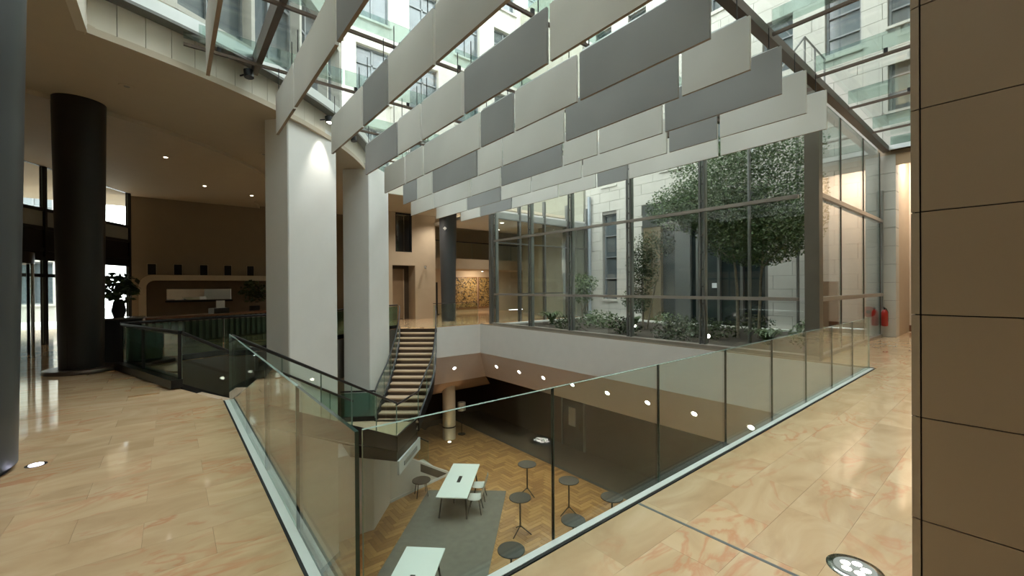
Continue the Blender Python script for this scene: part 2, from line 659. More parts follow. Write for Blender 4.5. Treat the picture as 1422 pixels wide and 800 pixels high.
# inclined soffit under the glass wall with its downlights
ZS = -2.61
mb = MB()
mb.slab([(10.72, 1.6, -1.29), (10.72, 15.45, -1.29), (11.6, 16.3, ZS), (11.6, 1.6, ZS)], (0.1, 0, 0.08))
mb.slab([(10.72, 15.45, -1.29), (8.0, 15.45, -1.29), (7.2, 16.3, ZS), (11.6, 16.3, ZS)], (0, 0.1, 0.08))
mb.build('ceiling_soffit', M_MAUVE, None, 'structure', 'mauve inclined soffit below the white slab edge', 'ceiling')
mb = MB()
mb.slab([(11.6, 16.3, ZS), (7.2, 16.3, ZS), (6.6, 17.3, -3.3), (12.6, 17.3, -3.3)], (0, 0.1, 0.08))
mb.build('ceiling_soffit_brown', M_LBROWN, None, 'structure', 'brown lower band of the soffit above the cream column', 'ceiling')
ORD = ['first', 'second', 'third', 'fourth', 'fifth', 'sixth', 'seventh', 'eighth', 'ninth', 'tenth', 'eleventh', 'twelfth']
nrm = Vector((-1.32, 0, -0.88)).normalized()


def disc(mb, c, n, r, t, k=16, mi=0):
    c, n = Vector(c), Vector(n).normalized()
    u = n.cross(Vector((0, 0, 1)) if abs(n.z) < 0.9 else Vector((1, 0, 0))).normalized()
    v = n.cross(u)
    a = [c + (u * math.cos(2 * math.pi * i / k) + v * math.sin(2 * math.pi * i / k)) * r for i in range(k)]
    b = [p + n * t for p in a]
    fs = [tuple(range(k - 1, -1, -1)), tuple(range(k, 2 * k))] + [(i, (i + 1) % k, k + (i + 1) % k, k + i) for i in range(k)]
    mb.add(a + b, fs, mi)
    return mb


sof = [(11.1, yy, -1.29 - 1.32 * (11.1 - 10.72) / 0.88) for yy in (14.75, 13.2, 11.75, 10.25, 8.7, 7.2, 5.75, 4.3, 2.95)]
for i, c in enumerate(sof):
    t = thing('soffit_downlight', 'round soffit downlight under the glass wall, %s from the far corner' % ORD[i], 'downlight', c, 0, 'soffit downlights')
    rg = disc(MB(), c, nrm, 0.10, 0.012).build('ring', M_CHROME, t)
    disc(MB(), Vector(c) + nrm * 0.012, nrm, 0.075, 0.006).build('lens', M_LED, rg)
    lamp('SPOT', Vector(c) + nrm * 0.05, 34, (1, 0.91, 0.79), t, 0.06, Vector(c) + Vector((-1.0, 0, -3)), 120, 0.8)
c = (9.6, 15.84, -1.9)
t = thing('soffit_downlight', 'single round downlight in the far soffit beside the staircase', 'downlight', c, 0, 'soffit downlights')
nf = Vector((0, -1.32, -0.85)).normalized()
disc(MB(), Vector(c), nf, 0.10, 0.012).build('ring', M_CHROME, t)
disc(MB(), Vector(c) + nf * 0.012, nf, 0.075, 0.006).build('lens', M_LED, t)

# lower floor
mb = MB()
mb.add([(-9, -6, ZLOW - 0.02), (21, -6, ZLOW - 0.02), (21, 26, ZLOW - 0.02), (-9, 26, ZLOW - 0.02)], [(0, 1, 2, 3)])
lf = mb.build('floor_lower', M_CARPET, None, 'structure', 'dark carpeted edge of the lower floor', 'floor')
# herringbone blocks
mb = MB()
bl, bw = 0.56, 0.14
s2 = math.sqrt(0.5)
ang = R_(45)


def hb(u, v, du, dv):
    g = 0.0025
    pts = [(u + g, v + g), (u + du - g, v + g), (u + du - g, v + dv - g), (u + g, v + dv - g)]
    cx, cy = u + du / 2, v + dv / 2
    if not (0.5 < cx < 12.0 and u < 11.59 and 4.5 < cy < 19):
        return
    pts = [(min(a, 11.6), b) for a, b in pts]
    mb.prism(pts, ZLOW - 0.018, ZLOW)


nn = int(bl / bw)
for i in range(-10, 160):
    for j in range(-40, 60):
        u = i * bw + j * bl
        v = i * bw - j * bl
        if -1 < u < 13 and 3 < v < 20:
            hb(u, v, bl, bw)
            hb(u, v + bw, bw, bl)
mb.build('parquet_blocks', M_PARQUET, lf, 'stuff')
# lower walls
mb = MB()
mb.box(-9.2, -9, -6, 26, ZLOW, -0.03)
mb.box(21, 21.2, -6, 26, ZLOW, -0.03)
mb.box(-9.2, 21.2, -6.2, -6, ZLOW, -0.03)
mb.box(-9.2, 21.2, 26, 26.2, ZLOW, -0.03)
mb.build('wall_foundation', M_DBROWN, None, 'structure', 'outer walls of the lower level', 'wall')
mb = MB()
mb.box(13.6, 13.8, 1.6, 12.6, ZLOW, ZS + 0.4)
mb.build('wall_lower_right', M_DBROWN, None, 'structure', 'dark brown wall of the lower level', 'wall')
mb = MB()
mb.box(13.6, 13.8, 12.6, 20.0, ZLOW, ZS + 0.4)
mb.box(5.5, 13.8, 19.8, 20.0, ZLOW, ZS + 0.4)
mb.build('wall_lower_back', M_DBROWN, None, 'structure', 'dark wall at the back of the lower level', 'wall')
mb = MB()
mb.box(-0.3, 0.0, 1.5, 13.2, ZLOW, -1.2)
mb.box(-0.3, 14, 1.3, 1.55, ZLOW, -0.05)
mb.box(-3, 6.5, 16.6, 16.8, ZLOW, -0.9)
mb.build('wall_lower_left', M_BEIGE, None, 'structure', 'beige wall below the near balustrade', 'wall')
mb = MB()
mb.add([(11.6, 1.5, ZS), (18, 1.5, ZS), (18, 20, ZS), (11.6, 20, ZS)], [(0, 3, 2, 1)])
mb.add([(6.6, 17.3, -3.3), (12.6, 17.3, -3.3), (12.6, 20, -3.3), (6.6, 20, -3.3)], [(0, 3, 2, 1)])
mb.build('ceiling_lower', M_LBROWN, None, 'structure', 'brown ceiling of the lower level', 'ceiling')

# ================================================================== SETTING: lobby ceiling and skylight edge
poly = [(-9, -6), (-0.95, -6), (-0.95, 8.72)] + [arcpt(a) for a in ARCN[1:]] + [(20.9, 16.2), (20.9, 26), (-9, 26)]
mb = MB()
mb.prism(poly, ZC, ZC + 0.12)
ceil = mb.build('ceiling', M_CEIL, None, 'structure', 'beige lobby ceiling with a curved edge', 'ceiling')
# inner raised line of the lobby ceiling (shallow second level)
mb = MB()
in_a = [R_(-100) + R_(115) * i / 40 for i in range(41)]
poly2 = [(AC.x + (AR - 3.3) * math.cos(a), AC.y + (AR - 3.3) * math.sin(a)) for a in in_a] + [(3.2, 22.38), (-8.9, 22.38), (-8.9, 11.7)]
mb.prism(poly2, ZC - 0.10, ZC - 0.001)
mb.build('ceiling_inner', M_CEIL, None, 'structure', 'lower round part of the lobby ceiling', 'ceiling')
# lip under the cladding
ribbon(MB(), ARCN, -0.02, 0.07, ZC - 0.02, ZC + 0.09).build('trim_2', M_CEIL, None, 'structure', 'rounded ceiling lip under the cream cladding', 'trim')
# cream cladding panels along the curve
clad = thing('wall_cladding', 'cream panel cladding on the curved skylight edge', 'wall', (0, 0, 0), 0, None, 'structure')
NCL = 30
for i in range(NCL):
    a, b = A0 + (A1 - A0) * (i + 0.012) / NCL, A0 + (A1 - A0) * (i + 0.988) / NCL
    m_ = MB()
    m_.prism([arcpt(a, 0.0), arcpt(b, 0.0), arcpt(b, 0.035), arcpt(a, 0.035)], ZC + 0.09, 6.06)
    m_.build('cladding_panel', M_CLAD, clad)
ribbon(MB(), ARCN, -0.12, -0.001, ZC + 0.12, 6.06).build('backing', M_JOINT, clad)
# the straight left side of the skylight
MB().box(-1.05, -0.935, -1.3, 8.74, ZC - 0.012, 6.06).build('wall_skylight_side', M_CLAD, None, 'structure', 'cream upstand on the straight side of the skylight', 'wall')
MB().box(5.9, 11.0, 16.16, 16.3, ZC - 0.01, ZP).build('wall_skylight_far', M_CLAD, None, 'structure', 'cream upstand on the far side of the skylight', 'wall')
# gutter
g_ = thing('trim_3', 'aluminium gutter with dark underside along the curved skylight edge', 'trim', (0, 0, 0), 0, None, 'structure')
mb = MB()
ribbon(mb, ARCN, -0.25, 0.27, 6.04, 6.09).build('gutter_underside', M_STEEL, g_)
mb = MB()
ribbon(mb, ARCN, 0.22, 0.27, 6.09, 6.29).build('gutter_face', M_ALU, g_)

# small floodlights and black brackets on the cladding
for k, (a_x, lab, lit) in enumerate(((1.05, 'black bracket floodlight on the cladding left of the first pillar', 0), (3.75, 'black floodlight on the cladding between the two pillars', 0),
                                     (2.85, 'lit black spotlight above the first pillar', 1), (5.0, 'lit white spotlight above the second pillar', 1))):
    a = math.atan2(arc_at_x(a_x) - AC.y, a_x - AC.x)
    p = Vector((*arcpt(a, 0.04), 5.8))
    n = Vector((math.cos(a), math.sin(a), 0))
    t = thing('floodlight', lab, 'spotlight', p, 0, 'spotlights on the curved skylight edge')
    MB().tube([p, p + n * 0.22], 0.015, 6).build('arm', M_BLACK, t)
    m_ = MB()
    m_.tube([p + n * 0.22 + Vector((0, 0, 0.06)), p + n * 0.24 + Vector((0, 0, -0.08))], 0.085, 12)
    hs = m_.build('housing', M_BLACK, t)
    if lit:
        disc(MB(), p + n * 0.24 + Vector((0, 0, -0.082)), (0, 0, -1), 0.07, 0.004).build('lens', M_LED, hs)
        lamp('SPOT', p + n * 0.25 + Vector((0, 0, -0.1)), 90, (1, 0.95, 0.86), t, 0.04, p + n * 0.0 + Vector((0, 0, -3)), 60, 0.7)

# ================================================================== SETTING: glass roof
roof = thing('ceiling_skylight', 'glass roof carried by glass fins over the atrium', 'ceiling', (0, 0, 0), 0, None, 'structure')
ZB = 5.80


def zr(x):
    return 0.0


ybars = [2.75, 4.80, 6.92, 9.05, 11.15, 13.25, 15.35, 16.2]
xcols = [-0.95, 1.33, 3.72, 6.11, 8.50, 10.88]
for yb in ybars[1:-1]:
    x0 = max(-0.95, arc_at_y(yb, 0.17) if yb > 8.3 else -0.95)
    MB().box(x0, 10.88, yb - 0.022, yb + 0.022, ZB, ZB + 0.05).build('roof_bar', M_BRONZE, roof)
    m_ = MB()
    m_.box(x0, 10.88, yb - 0.012, yb + 0.012, ZB + 0.13, ZP - 0.03)
    m_.build('glass_fin', M_FIN, roof)
    for xx in [x0 + 0.5 + 1.2 * k for k in range(9)]:
        if xx < 10.6:
            MB().box(xx - 0.03, xx + 0.03, yb - 0.02, yb + 0.02, ZB + 0.04, ZB + 0.135).build('clamp', M_BLACK, roof)
xbars = [0.7, 3.05, 5.42, 7.80, 10.08, 12.50, 15.0, 17.4]
for xb in xbars:
    MB().box(xb - 0.022, xb + 0.022, -1.3, 2.66, ZB, ZB + 0.05).build('roof_bar', M_BRONZE, roof)
    m_ = MB()
    m_.box(xb - 0.012, xb + 0.012, -1.3, 2.66, ZB + 0.13, ZP - 0.03)
    m_.build('glass_fin', M_FIN, roof)
    for yy in (0.3, 1.6):
        MB().box(xb - 0.02, xb + 0.02, yy - 0.03, yy + 0.03, ZB + 0.04, ZB + 0.135).build('clamp', M_BLACK, roof)
MB().box(-0.95, 17.4, 2.68, 2.84, ZB - 0.02, ZB + 0.14).build('roof_beam', M_BRONZE, roof)
MB().box(1.26, 1.36, 2.84, arc_at_x(1.3, 0.17), ZB + 0.08, ZB + 0.42).build('roof_beam', M_BRONZE, roof)
MB().box(10.82, 10.98, 2.84, 15.4, ZB + 0.02, ZB + 0.16).build('roof_beam', M_BRONZE, roof)
MB().box(17.3, 17.7, -1.3, 2.84, ZB + 0.02, ZB + 0.16).build('roof_end_beam', M_ALU, roof)
for y0, y1 in zip(ybars[:-1], ybars[1:]):
    for x0, x1 in zip(xcols[:-1], xcols[1:]):
        left = []
        ok = True
        for k in range(5):
            yy = y0 + (y1 - y0) * k / 4
            xl = max(x0, arc_at_y(yy, 0.12) if yy > 8.2 else -99)
            left.append((min(xl, x1 - 0.01), yy))
        if left[0][0] >= x1 - 0.02 and left[-1][0] >= x1 - 0.02:
            continue
        g = 0.006
        poly = [(a + g, min(max(b, y0 + g), y1 - g)) for a, b in left] + [(x1 - g, y1 - g), (x1 - g, y0 + g)]
        MB().prism(poly, ZP, ZP + 0.016).build('roof_pane', M_ROOFGLASS, roof)
for x0, x1 in zip([-0.95] + xbars[:-1], xbars):
    for y0, y1 in ((-1.3, 0.75), (0.75, 2.75)):
        MB().box(x0 + 0.006, x1 - 0.006, y0 + 0.006, y1 - 0.006, ZP, ZP + 0.016).build('roof_pane', M_ROOFGLASS, roof)

# ================================================================== SETTING: walls
MB().box(-9.2, -9, -6, 26, 0, ZC).build('wall_left', M_BEIGE, None, 'structure', 'beige lobby wall far left', 'wall')
MB().box(-9.2, 21, -6.2, -6, 0, ZC + 0.9).build('wall_near', M_BEIGE, None, 'structure', 'beige wall behind the viewer', 'wall')
mb = MB()
mb.box(-0.95, 21, -6, -1.3, ZC + 0.4, ZC + 0.5)
mb.build('ceiling_near', M_CEIL, None, 'structure', 'flat ceiling behind the viewer', 'ceiling')
mb = MB()
mb.box(-0.95, 21, -1.4, -1.3, ZC + 0.4, ZP)
mb.build('wall_skylight_near', M_CLAD, None, 'structure', 'upstand on the near side of the skylight', 'wall')

# brown panelled wall on the right
bw_ = thing('wall_right', 'brown panelled wall at the right edge', 'wall', (2.95, 0.37, 0), 0, None, 'structure')
MB().box(2.965, 3.4, -6, 0.36, 0, 6.1).build('backing', M_RUBBER, bw_)
zj = [0.45 + 0.522 * k for k in range(-1, 11)]
zj = [0.0] + [z for z in zj if z > 0.05] + [6.1]
for z0, z1 in zip(zj[:-1], zj[1:]):
    for k, (ya, yb) in enumerate(((0.338, -0.95), (-0.95, -2.2), (-2.2, -3.5), (-3.5, -6.0))):
        MB().box(2.95, 2.985, yb + 0.003, ya - 0.003, z0 + 0.003, z1 - 0.003).build('wall_panel', M_BROWN, bw_)
    m_ = MB()
    m_.prism([(2.95, 0.342), (2.962, 0.375), (3.4, 0.375), (3.4, 0.342)], z0 + 0.003, z1 - 0.003)
    m_.build('corner_strip', M_BROWN, bw_)

# lobby back wall with the small dark openings
YB = 22.4
mb = MB()
mb.box(-1.3, 8.6, YB, YB + 0.25, 0, ZC)
mb.build('wall_back', mat('dimmed_beige_plaster', (0.28, 0.22, 0.15), 0.7, var=0.03), None, 'structure', 'beige back wall of the lobby', 'wall')  # darker copy of the beige plaster, lobby dimness put into its colour
nz_ = ['first', 'second', 'third', 'fourth', 'fifth', 'sixth']
for i, x in enumerate((-0.61, 0.22, 1.09, 1.95, 2.81, 3.68)):
    t = thing('wall_niche', 'small dark square opening in the lobby back wall, %s from the left' % nz_[i], 'niche', (x, YB, 2.2), 0, 'small dark openings above the reception')
    z0, z1 = (2.24, 2.67) if i < 5 else (2.02, 2.66)
    MB().box(x - 0.13, x + 0.13, YB - 0.012, YB - 0.002, z0, z1).build('dark_panel', M_RUBBER, t)
    m_ = MB()
    for xa, xb_ in ((x - 0.15, x - 0.13), (x + 0.13, x + 0.15)):
        m_.box(xa, xb_, YB - 0.03, YB - 0.002, z0, z1)
    m_.box(x - 0.15, x + 0.15, YB - 0.03, YB - 0.002, z1, z1 + 0.02)
    m_.build('frame', M_BEIGE, t)
# reception niche: rounded frame standing proud of the back wall
t = thing('reception_niche', 'wide rounded frame niche with a mirror slot in the lobby back wall', 'niche', (1.3, YB - 0.4, 0))
m_ = MB()
outerp, innerp = [], []
for k in range(9):
    a = math.pi - k / 8 * math.pi / 2
    outerp.append((-0.55 + 0.45 * math.cos(a), 1.77 + 0.45 * math.sin(a)))
    innerp.append((-0.50 + 0.28 * math.cos(a), 1.72 + 0.28 * math.sin(a)))
path_o = [(-1.0, 0)] + outerp + [(3.75, 2.22)]
path_i = [(-0.78, 0)] + innerp + [(3.75, 2.0)]
for k in range(len(path_o) - 1):
    a, b, c_, d_ = path_o[k], path_o[k + 1], path_i[k + 1], path_i[k]
    vs = [(p[0], YB - 0.45, p[1]) for p in (a, b, c_, d_)] + [(p[0], YB - 0.02, p[1]) for p in (a, b, c_, d_)]
    m_.add(vs, [(3, 2, 1, 0), (4, 5, 6, 7), (0, 1, 5, 4), (1, 2, 6, 5), (2, 3, 7, 6), (3, 0, 4, 7)])
m_.build('frame', mat('niche_frame', (0.62, 0.52, 0.38), 0.6), t)
MB().box(-0.78, 3.75, YB - 0.05, YB - 0.03, 0, 2.0).build('back_panel', M_NICHE, t)
MB().box(-0.16, 2.06, YB - 0.10, YB - 0.06, 1.19, 1.64).build('mirror', M_MIRROR, t)
MB().box(-0.2, 2.1, YB - 0.26, YB - 0.06, 1.10, 1.17).build('shelf', M_BLACK, t)

# far wall with a window and a door recess, wing wall and gallery
mb = MB()
mb.box(7.6, 8.58, 20, 20.3, 0, ZC)
mb.box(8.58, 9.81, 20, 20.3, 2.78, 3.46)
mb.box(8.58, 8.75, 20, 20.3, 3.46, ZC)
mb.box(9.64, 9.81, 20, 20.3, 3.46, ZC)
mb.box(9.81, 11.0, 20, 20.9, 0, ZC)
mb.box(7.6, 8.58, 20.3, 22.4, 0, ZC)
mb.build('wall_far', M_BEIGE, None, 'structure', 'beige far wall with a high window and a door recess', 'wall')
t = thing('door_1', 'brown door in the recess at the far end beside the staircase top', 'door', (9.2, 20.6, 0), 0, None, 'structure')
MB().box(8.62, 9.45, 20.7, 20.76, 0.02, 2.62).build('leaf', mat('door_brown', (0.30, 0.21, 0.13), 0.5), t)
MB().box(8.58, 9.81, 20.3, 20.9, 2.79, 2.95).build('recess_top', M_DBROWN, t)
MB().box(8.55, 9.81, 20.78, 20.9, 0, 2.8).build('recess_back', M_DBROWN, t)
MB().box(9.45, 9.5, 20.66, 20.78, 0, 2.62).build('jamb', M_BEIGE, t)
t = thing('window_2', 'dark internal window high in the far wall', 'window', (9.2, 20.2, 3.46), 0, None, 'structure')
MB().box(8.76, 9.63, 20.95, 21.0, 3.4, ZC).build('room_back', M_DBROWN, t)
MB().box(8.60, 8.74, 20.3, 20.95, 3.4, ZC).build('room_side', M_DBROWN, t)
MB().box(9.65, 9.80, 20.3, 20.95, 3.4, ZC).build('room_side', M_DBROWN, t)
MB().box(8.8, 9.2, 20.85, 20.9, 4.1, 5.0).build('picture', mat('rust_panel', (0.14, 0.04, 0.02), 0.6), t)
m_ = MB()
m_.box(8.75, 8.80, 20.0, 20.2, 3.46, 5.43)
m_.box(9.59, 9.64, 20.0, 20.2, 3.46, 5.43)
m_.box(8.80, 9.59, 20.0, 20.2, 5.38, 5.43)
m_.box(8.80, 9.59, 20.0, 20.2, 3.46, 3.5)
m_.build('frame', M_BLACK, t)
MB().box(8.80, 9.59, 20.09, 20.105, 3.5, 5.38).build('pane', M_GLASS, t)
mb = MB()
mb.box(8.4, 21, 23.5, 23.7, 0, ZC)
mb.box(20.8, 21, 2.6, 23.5, 0, ZC)
mb.build('wall_gallery', M_BEIGE, None, 'structure', 'warm beige wall carrying the two artworks', 'wall')
t = thing('gallery', 'upper gallery slab with glass parapet behind the dark column', 'gallery', (14, 21, 2.66))
MB().box(11.0, 20.5, 21.0, 23.5, 2.72, 3.32).build('slab', M_BEIGE, t)
for k in range(6):
    glass_pane([(11.05 + 1.5 * k, 21.05, 3.32), (12.53 + 1.5 * k, 21.05, 3.32), (12.53 + 1.5 * k, 21.05, 4.28), (11.05 + 1.5 * k, 21.05, 4.28)], (0, 0.016, 0), 'pane', t, M_GLASS)
MB().box(11.0, 20.3, 21.02, 21.08, 4.28, 4.34).build('handrail', M_BLACK, t)

# ================================================================== SETTING: entrance glazing
ent = thing('window_1', 'black framed entrance glazing behind the dark column', 'window', (-3.3, 18, 0), 0, None, 'structure')
E0, E1 = Vector((-7.2, 10.6)), Vector((-1.27, 21.85))
ed = (E1 - E0).normalized()
en = Vector((-ed.y, ed.x))
elen = (E1 - E0).length
nm = 7
hz = [0.0, 2.08, 2.58, 2.86, 3.5, 4.05, ZC]
for k in range(nm + 1):
    p = E0 + ed * elen * k / nm
    m_ = MB()
    m_.bar(p - ed * 0.04, p + ed * 0.04, 0.14, 0, ZC)
    m_.build('mullion', M_BLACK, ent)
for z in hz[1:-1] + [ZC - 0.06]:
    m_ = MB()
    m_.bar(E0, E1, 0.10, z - 0.05, z + 0.05)
    m_.build('transom', M_BLACK, ent)
for k in range(nm):
    a, b = E0 + ed * (elen * k / nm + 0.05), E0 + ed * (elen * (k + 1) / nm - 0.05)
    for z0, z1 in zip(hz[:-1], hz[1:]):
        if z0 in (2.58, 2.86, 3.5):
            m_ = MB()
            m_.bar(a, b, 0.03, z0 + 0.05, z1 - 0.05)
            m_.build('spandrel_panel', M_MIDGREY if z0 == 3.5 else M_BLACK, ent)
        else:
            glass_pane([(a.x, a.y, z0 + .05), (b.x, b.y, z0 + .05), (b.x, b.y, z1 - .05), (a.x, a.y, z1 - .05)], (en.x * .012, en.y * .012, 0), 'pane', ent, M_GLASS)
# revolving door drum
t = thing('revolving_door', 'round revolving entrance door with black frame and glass wings', 'door', (-3.9, 15.6, 0))
c = Vector((-3.9, 15.6))
MB().lathe((c.x, c.y, 2.3), [(1.25, 0), (1.25, 0.28)], 28).build('canopy_ring', M_BLACK, t)
for k in range(4):
    a = R_(20 + 90 * k)
    d = Vector((math.cos(a), math.sin(a)))
    q = c + d * 1.15
    glass_pane([(c.x, c.y, 0.03), (q.x, q.y, 0.03), (q.x, q.y, 2.28), (c.x, c.y, 2.28)], (-d.y * .012, d.x * .012, 0), 'wing', t, M_GLASS)
    MB().tube([(q.x, q.y, 0), (q.x, q.y, 2.3)], 0.03, 8).build('wing_post', M_BLACK, t)
for k in range(8):
    if k in (1, 5):
        continue
    a = R_(45 * k)
    p = c + Vector((math.cos(a), math.sin(a))) * 1.22
    MB().tube([(p.x, p.y, 0), (p.x, p.y, 2.3)], 0.035, 8).build('drum_post', M_CHROME, t)

# ================================================================== SETTING: glass wall to the courtyard
XW, YS = 10.92, 2.92
cw = thing('window_3', 'steel framed glass wall to the planted courtyard', 'window', (XW, 9, 0), 0, None, 'structure')
my = [14.55, 12.25, 10.12, 7.68, 5.40, 3.05]
tz = [0.0, 1.33, 3.63, 5.84]
for y in my[:-1]:
    m_ = MB()
    m_.box(XW - 0.07, XW - 0.03, y - 0.085, y - 0.045, 0.02, 5.8)
    m_.box(XW - 0.07, XW - 0.03, y + 0.035, y + 0.085, 0.02, 5.8)
    for z in [0.25 + 0.45 * k for k in range(13)]:
        m_.box(XW - 0.06, XW - 0.04, y - 0.05, y + 0.04, z, z + 0.05)
    m_.build('double_mullion', M_STEEL, cw)
    MB().box(XW + 0.02, XW + 0.14, y - 0.05, y + 0.05, 0.02, 5.8).build('mullion', M_STEELL, cw)
for z in tz[1:3]:
    MB().box(XW - 0.12, XW - 0.02, 3.2, 14.5, z - 0.04, z + 0.04).build('transom', mat('transom_steel', (0.36, 0.33, 0.29), 0.35, 0.5), cw)
MB().box(XW - 0.16, XW + 0.12, 2.8, 14.6, 0.0, 0.10).build('sill', mat('sill_metal', (0.30, 0.27, 0.23), 0.4, 0.4), cw)
MB().box(10.74, XW - 0.16, 1.9, 15.45, -0.02, 0.012).build('ledge', mat('ledge_stone', (0.33, 0.29, 0.23), 0.5), cw)
MB().box(XW - 0.14, XW + 0.12, 2.80, 3.07, 0.0, 5.85).build('corner_post', mat('post_metal', (0.17, 0.155, 0.125), 0.4, 0.4), cw)
for ya, yb in zip(my[1:], my[:-1]):
    for z0, z1 in zip(tz[:-1], tz[1:]):
        glass_pane([(XW, ya + .05, z0 + .03), (XW, yb - .05, z0 + .03), (XW, yb - .05, z1 - .03), (XW, ya + .05, z1 - .03)], (0.014, 0, 0), 'pane', cw, M_GLASS)
cs = thing('window_4', 'glass return wall between the steel corner post and the stone pier', 'window', (14, YS, 0), 0, None, 'structure')
mx_ = [11.05, 12.95, 15.25, 17.35]
for x in mx_[1:]:
    MB().box(x - 0.022, x + 0.022, YS - 0.02, YS + 0.02, 0.02, 5.8).build('mullion', M_BRONZE, cs)
for z in tz[1:3]:
    MB().box(11.0, 17.35, YS - 0.09, YS - 0.01, z - 0.05, z + 0.05).build('transom', mat('transom_steel', (0.36, 0.33, 0.29)), cs)
MB().box(11.0, 17.35, YS - 0.06, YS + 0.06, 0, 0.08).build('sill', mat('sill_metal', (0.3, 0.27, 0.23)), cs)
for xa, xb in zip(mx_[:-1], mx_[1:]):
    for z0, z1 in zip(tz[:-1], tz[1:]):
        glass_pane([(xa + .035, YS, z0 + .03), (xb - .035, YS, z0 + .03), (xb - .035, YS, z1 - .03), (xa + .035, YS, z1 - .03)], (0, 0.014, 0), 'pane', cs, M_GLASS)
# far return of the courtyard
cf = thing('window_5', 'far glass return wall of the courtyard seen through the glass', 'window', (14, 14.9, 0), 0, None, 'structure')
fx = [10.95, 12.6, 14.2, 15.8, 17.3]
for x in fx:
    MB().box(x - 0.05, x + 0.05, 14.84, 15.0, 0.02, 5.8).build('mullion', M_STEEL, cf)
for z in (1.33, 3.63, 4.7):
    MB().box(10.95, 17.3, 14.82, 14.88, z - 0.025, z + 0.025).build('transom', M_STEEL, cf)
for xa, xb in zip(fx[:-1], fx[1:]):
    for z0, z1 in ((0.05, 1.33), (1.33, 3.63), (3.63, 4.7)):
        glass_pane([(xa + .05, 14.92, z0 + .03), (xb - .05, 14.92, z0 + .03), (xb - .05, 14.92, z1 - .03), (xa + .05, 14.92, z1 - .03)], (0, 0.014, 0), 'pane', cf, M_GLASS)
MB().box(10.95, 17.4, 14.86, 14.98, 4.7, 5.0).build('head', M_STEELL, cf)
mb = MB()
mb.box(10.95, 17.4, 14.95, 20.0, 4.95, 5.1)
mb.build('ceiling_far', M_WHITE, None, 'structure', 'white ceiling beyond the courtyard', 'ceiling')
mb = MB()
mb.box(16.2, 17.4, 15.6, 17.5, 0, 5.0)
mb.box(17.3, 18.0, 15.1, 20.2, 0, 19)
mb.build('wall_far_passage', mat('passage_plaster', (0.36, 0.36, 0.29), 0.7), None, 'structure', 'wall of the passage beyond the courtyard', 'wall')

# ================================================================== SETTING: stone facade of the courtyard
XF = 17.45
fac = thing('wall_courtyard', 'pale limestone courtyard facade of large blocks', 'wall', (XF, 9, 0), 0, None, 'structure')
# openings as (y0, y1, z0, z1)
wins = [(13.05, 13.95, 0.95, 5.35), (13.05, 13.95, 6.8, 9.2), (9.6, 10.6, 6.9, 9.2), (7.4, 8.4, 6.9, 9.2)]
for fl in (9.75, 12.9, 16.0):
    for ya, yb in ((3.38, 4.34), (5.3, 6.3), (7.3, 8.3), (9.3, 10.3), (11.3, 12.3), (13.3, 14.3)):
        if fl > 9.8 or ya < 6:
            wins.append((ya, yb, fl - 0.4 if fl < 10 else fl, fl + 1.75 if fl < 10 else fl + 2.0))
for zz in (7.05, 9.7, 12.4, 15.2):
    wins.append((2.0, 2.72, zz, zz + 1.7))
darkb = (6.15, 11.55, 0.0, 5.45)
passage = (1.5, 2.97, 0.0, 6.0)
bh, bl_ = 0.5, 1.25
stone_lo = 0
nblk = 0
hi = MB()
zz = 0.0
row = 0
while zz < 19:
    y = 1.6 - (row % 2) * bl_ / 2
    while y < 15.1:
        a, b = max(y, 1.6), min(y + bl_, 15.1)
        segs = [(a, b)]
        for (wy0, wy1, wz0, wz1) in wins + [darkb, passage]:
            if zz + bh / 2 > wz0 and zz + bh / 2 < wz1:
                ns = []
                for s0, s1 in segs:
                    if wy1 <= s0 or wy0 >= s1:
                        ns.append((s0, s1))
                    else:
                        if wy0 > s0:
                            ns.append((s0, wy0))
                        if wy1 < s1:
                            ns.append((wy1, s1))
                segs = ns
        for s0, s1 in segs:
            if s1 - s0 < 0.05:
                continue
            vis = zz < 9.0 and not (zz > 5.3 and 4.6 < s0 < 11.5)
            if vis and nblk < 280:
                MB().box(XF, XF + 0.06, s0 + 0.006, s1 - 0.006, zz + 0.006, zz + bh - 0.006).build('stone_block', M_STONE, fac)
                nblk += 1
            else:
                hi.box(XF, XF + 0.06, s0 + 0.006, s1 - 0.006, zz + 0.006, zz + bh - 0.006)
        y += bl_
    zz += bh
    row += 1
for k in range(26):
    z_ = 6.27 + 0.5 * k
    for y0_, y1_ in ((-1.6, -0.4), (-0.4, 0.8), (0.8, 1.6)):
        hi.box(XF, XF + 0.06, y0_ + 0.006, y1_ - 0.006, z_ + 0.006, z_ + 0.494)
hi.box(XF + 0.055, XF + 0.4, -1.6, 1.6, 6.27, 19.2)
hi.build('stone_blocks', M_STONE, fac, 'stuff')
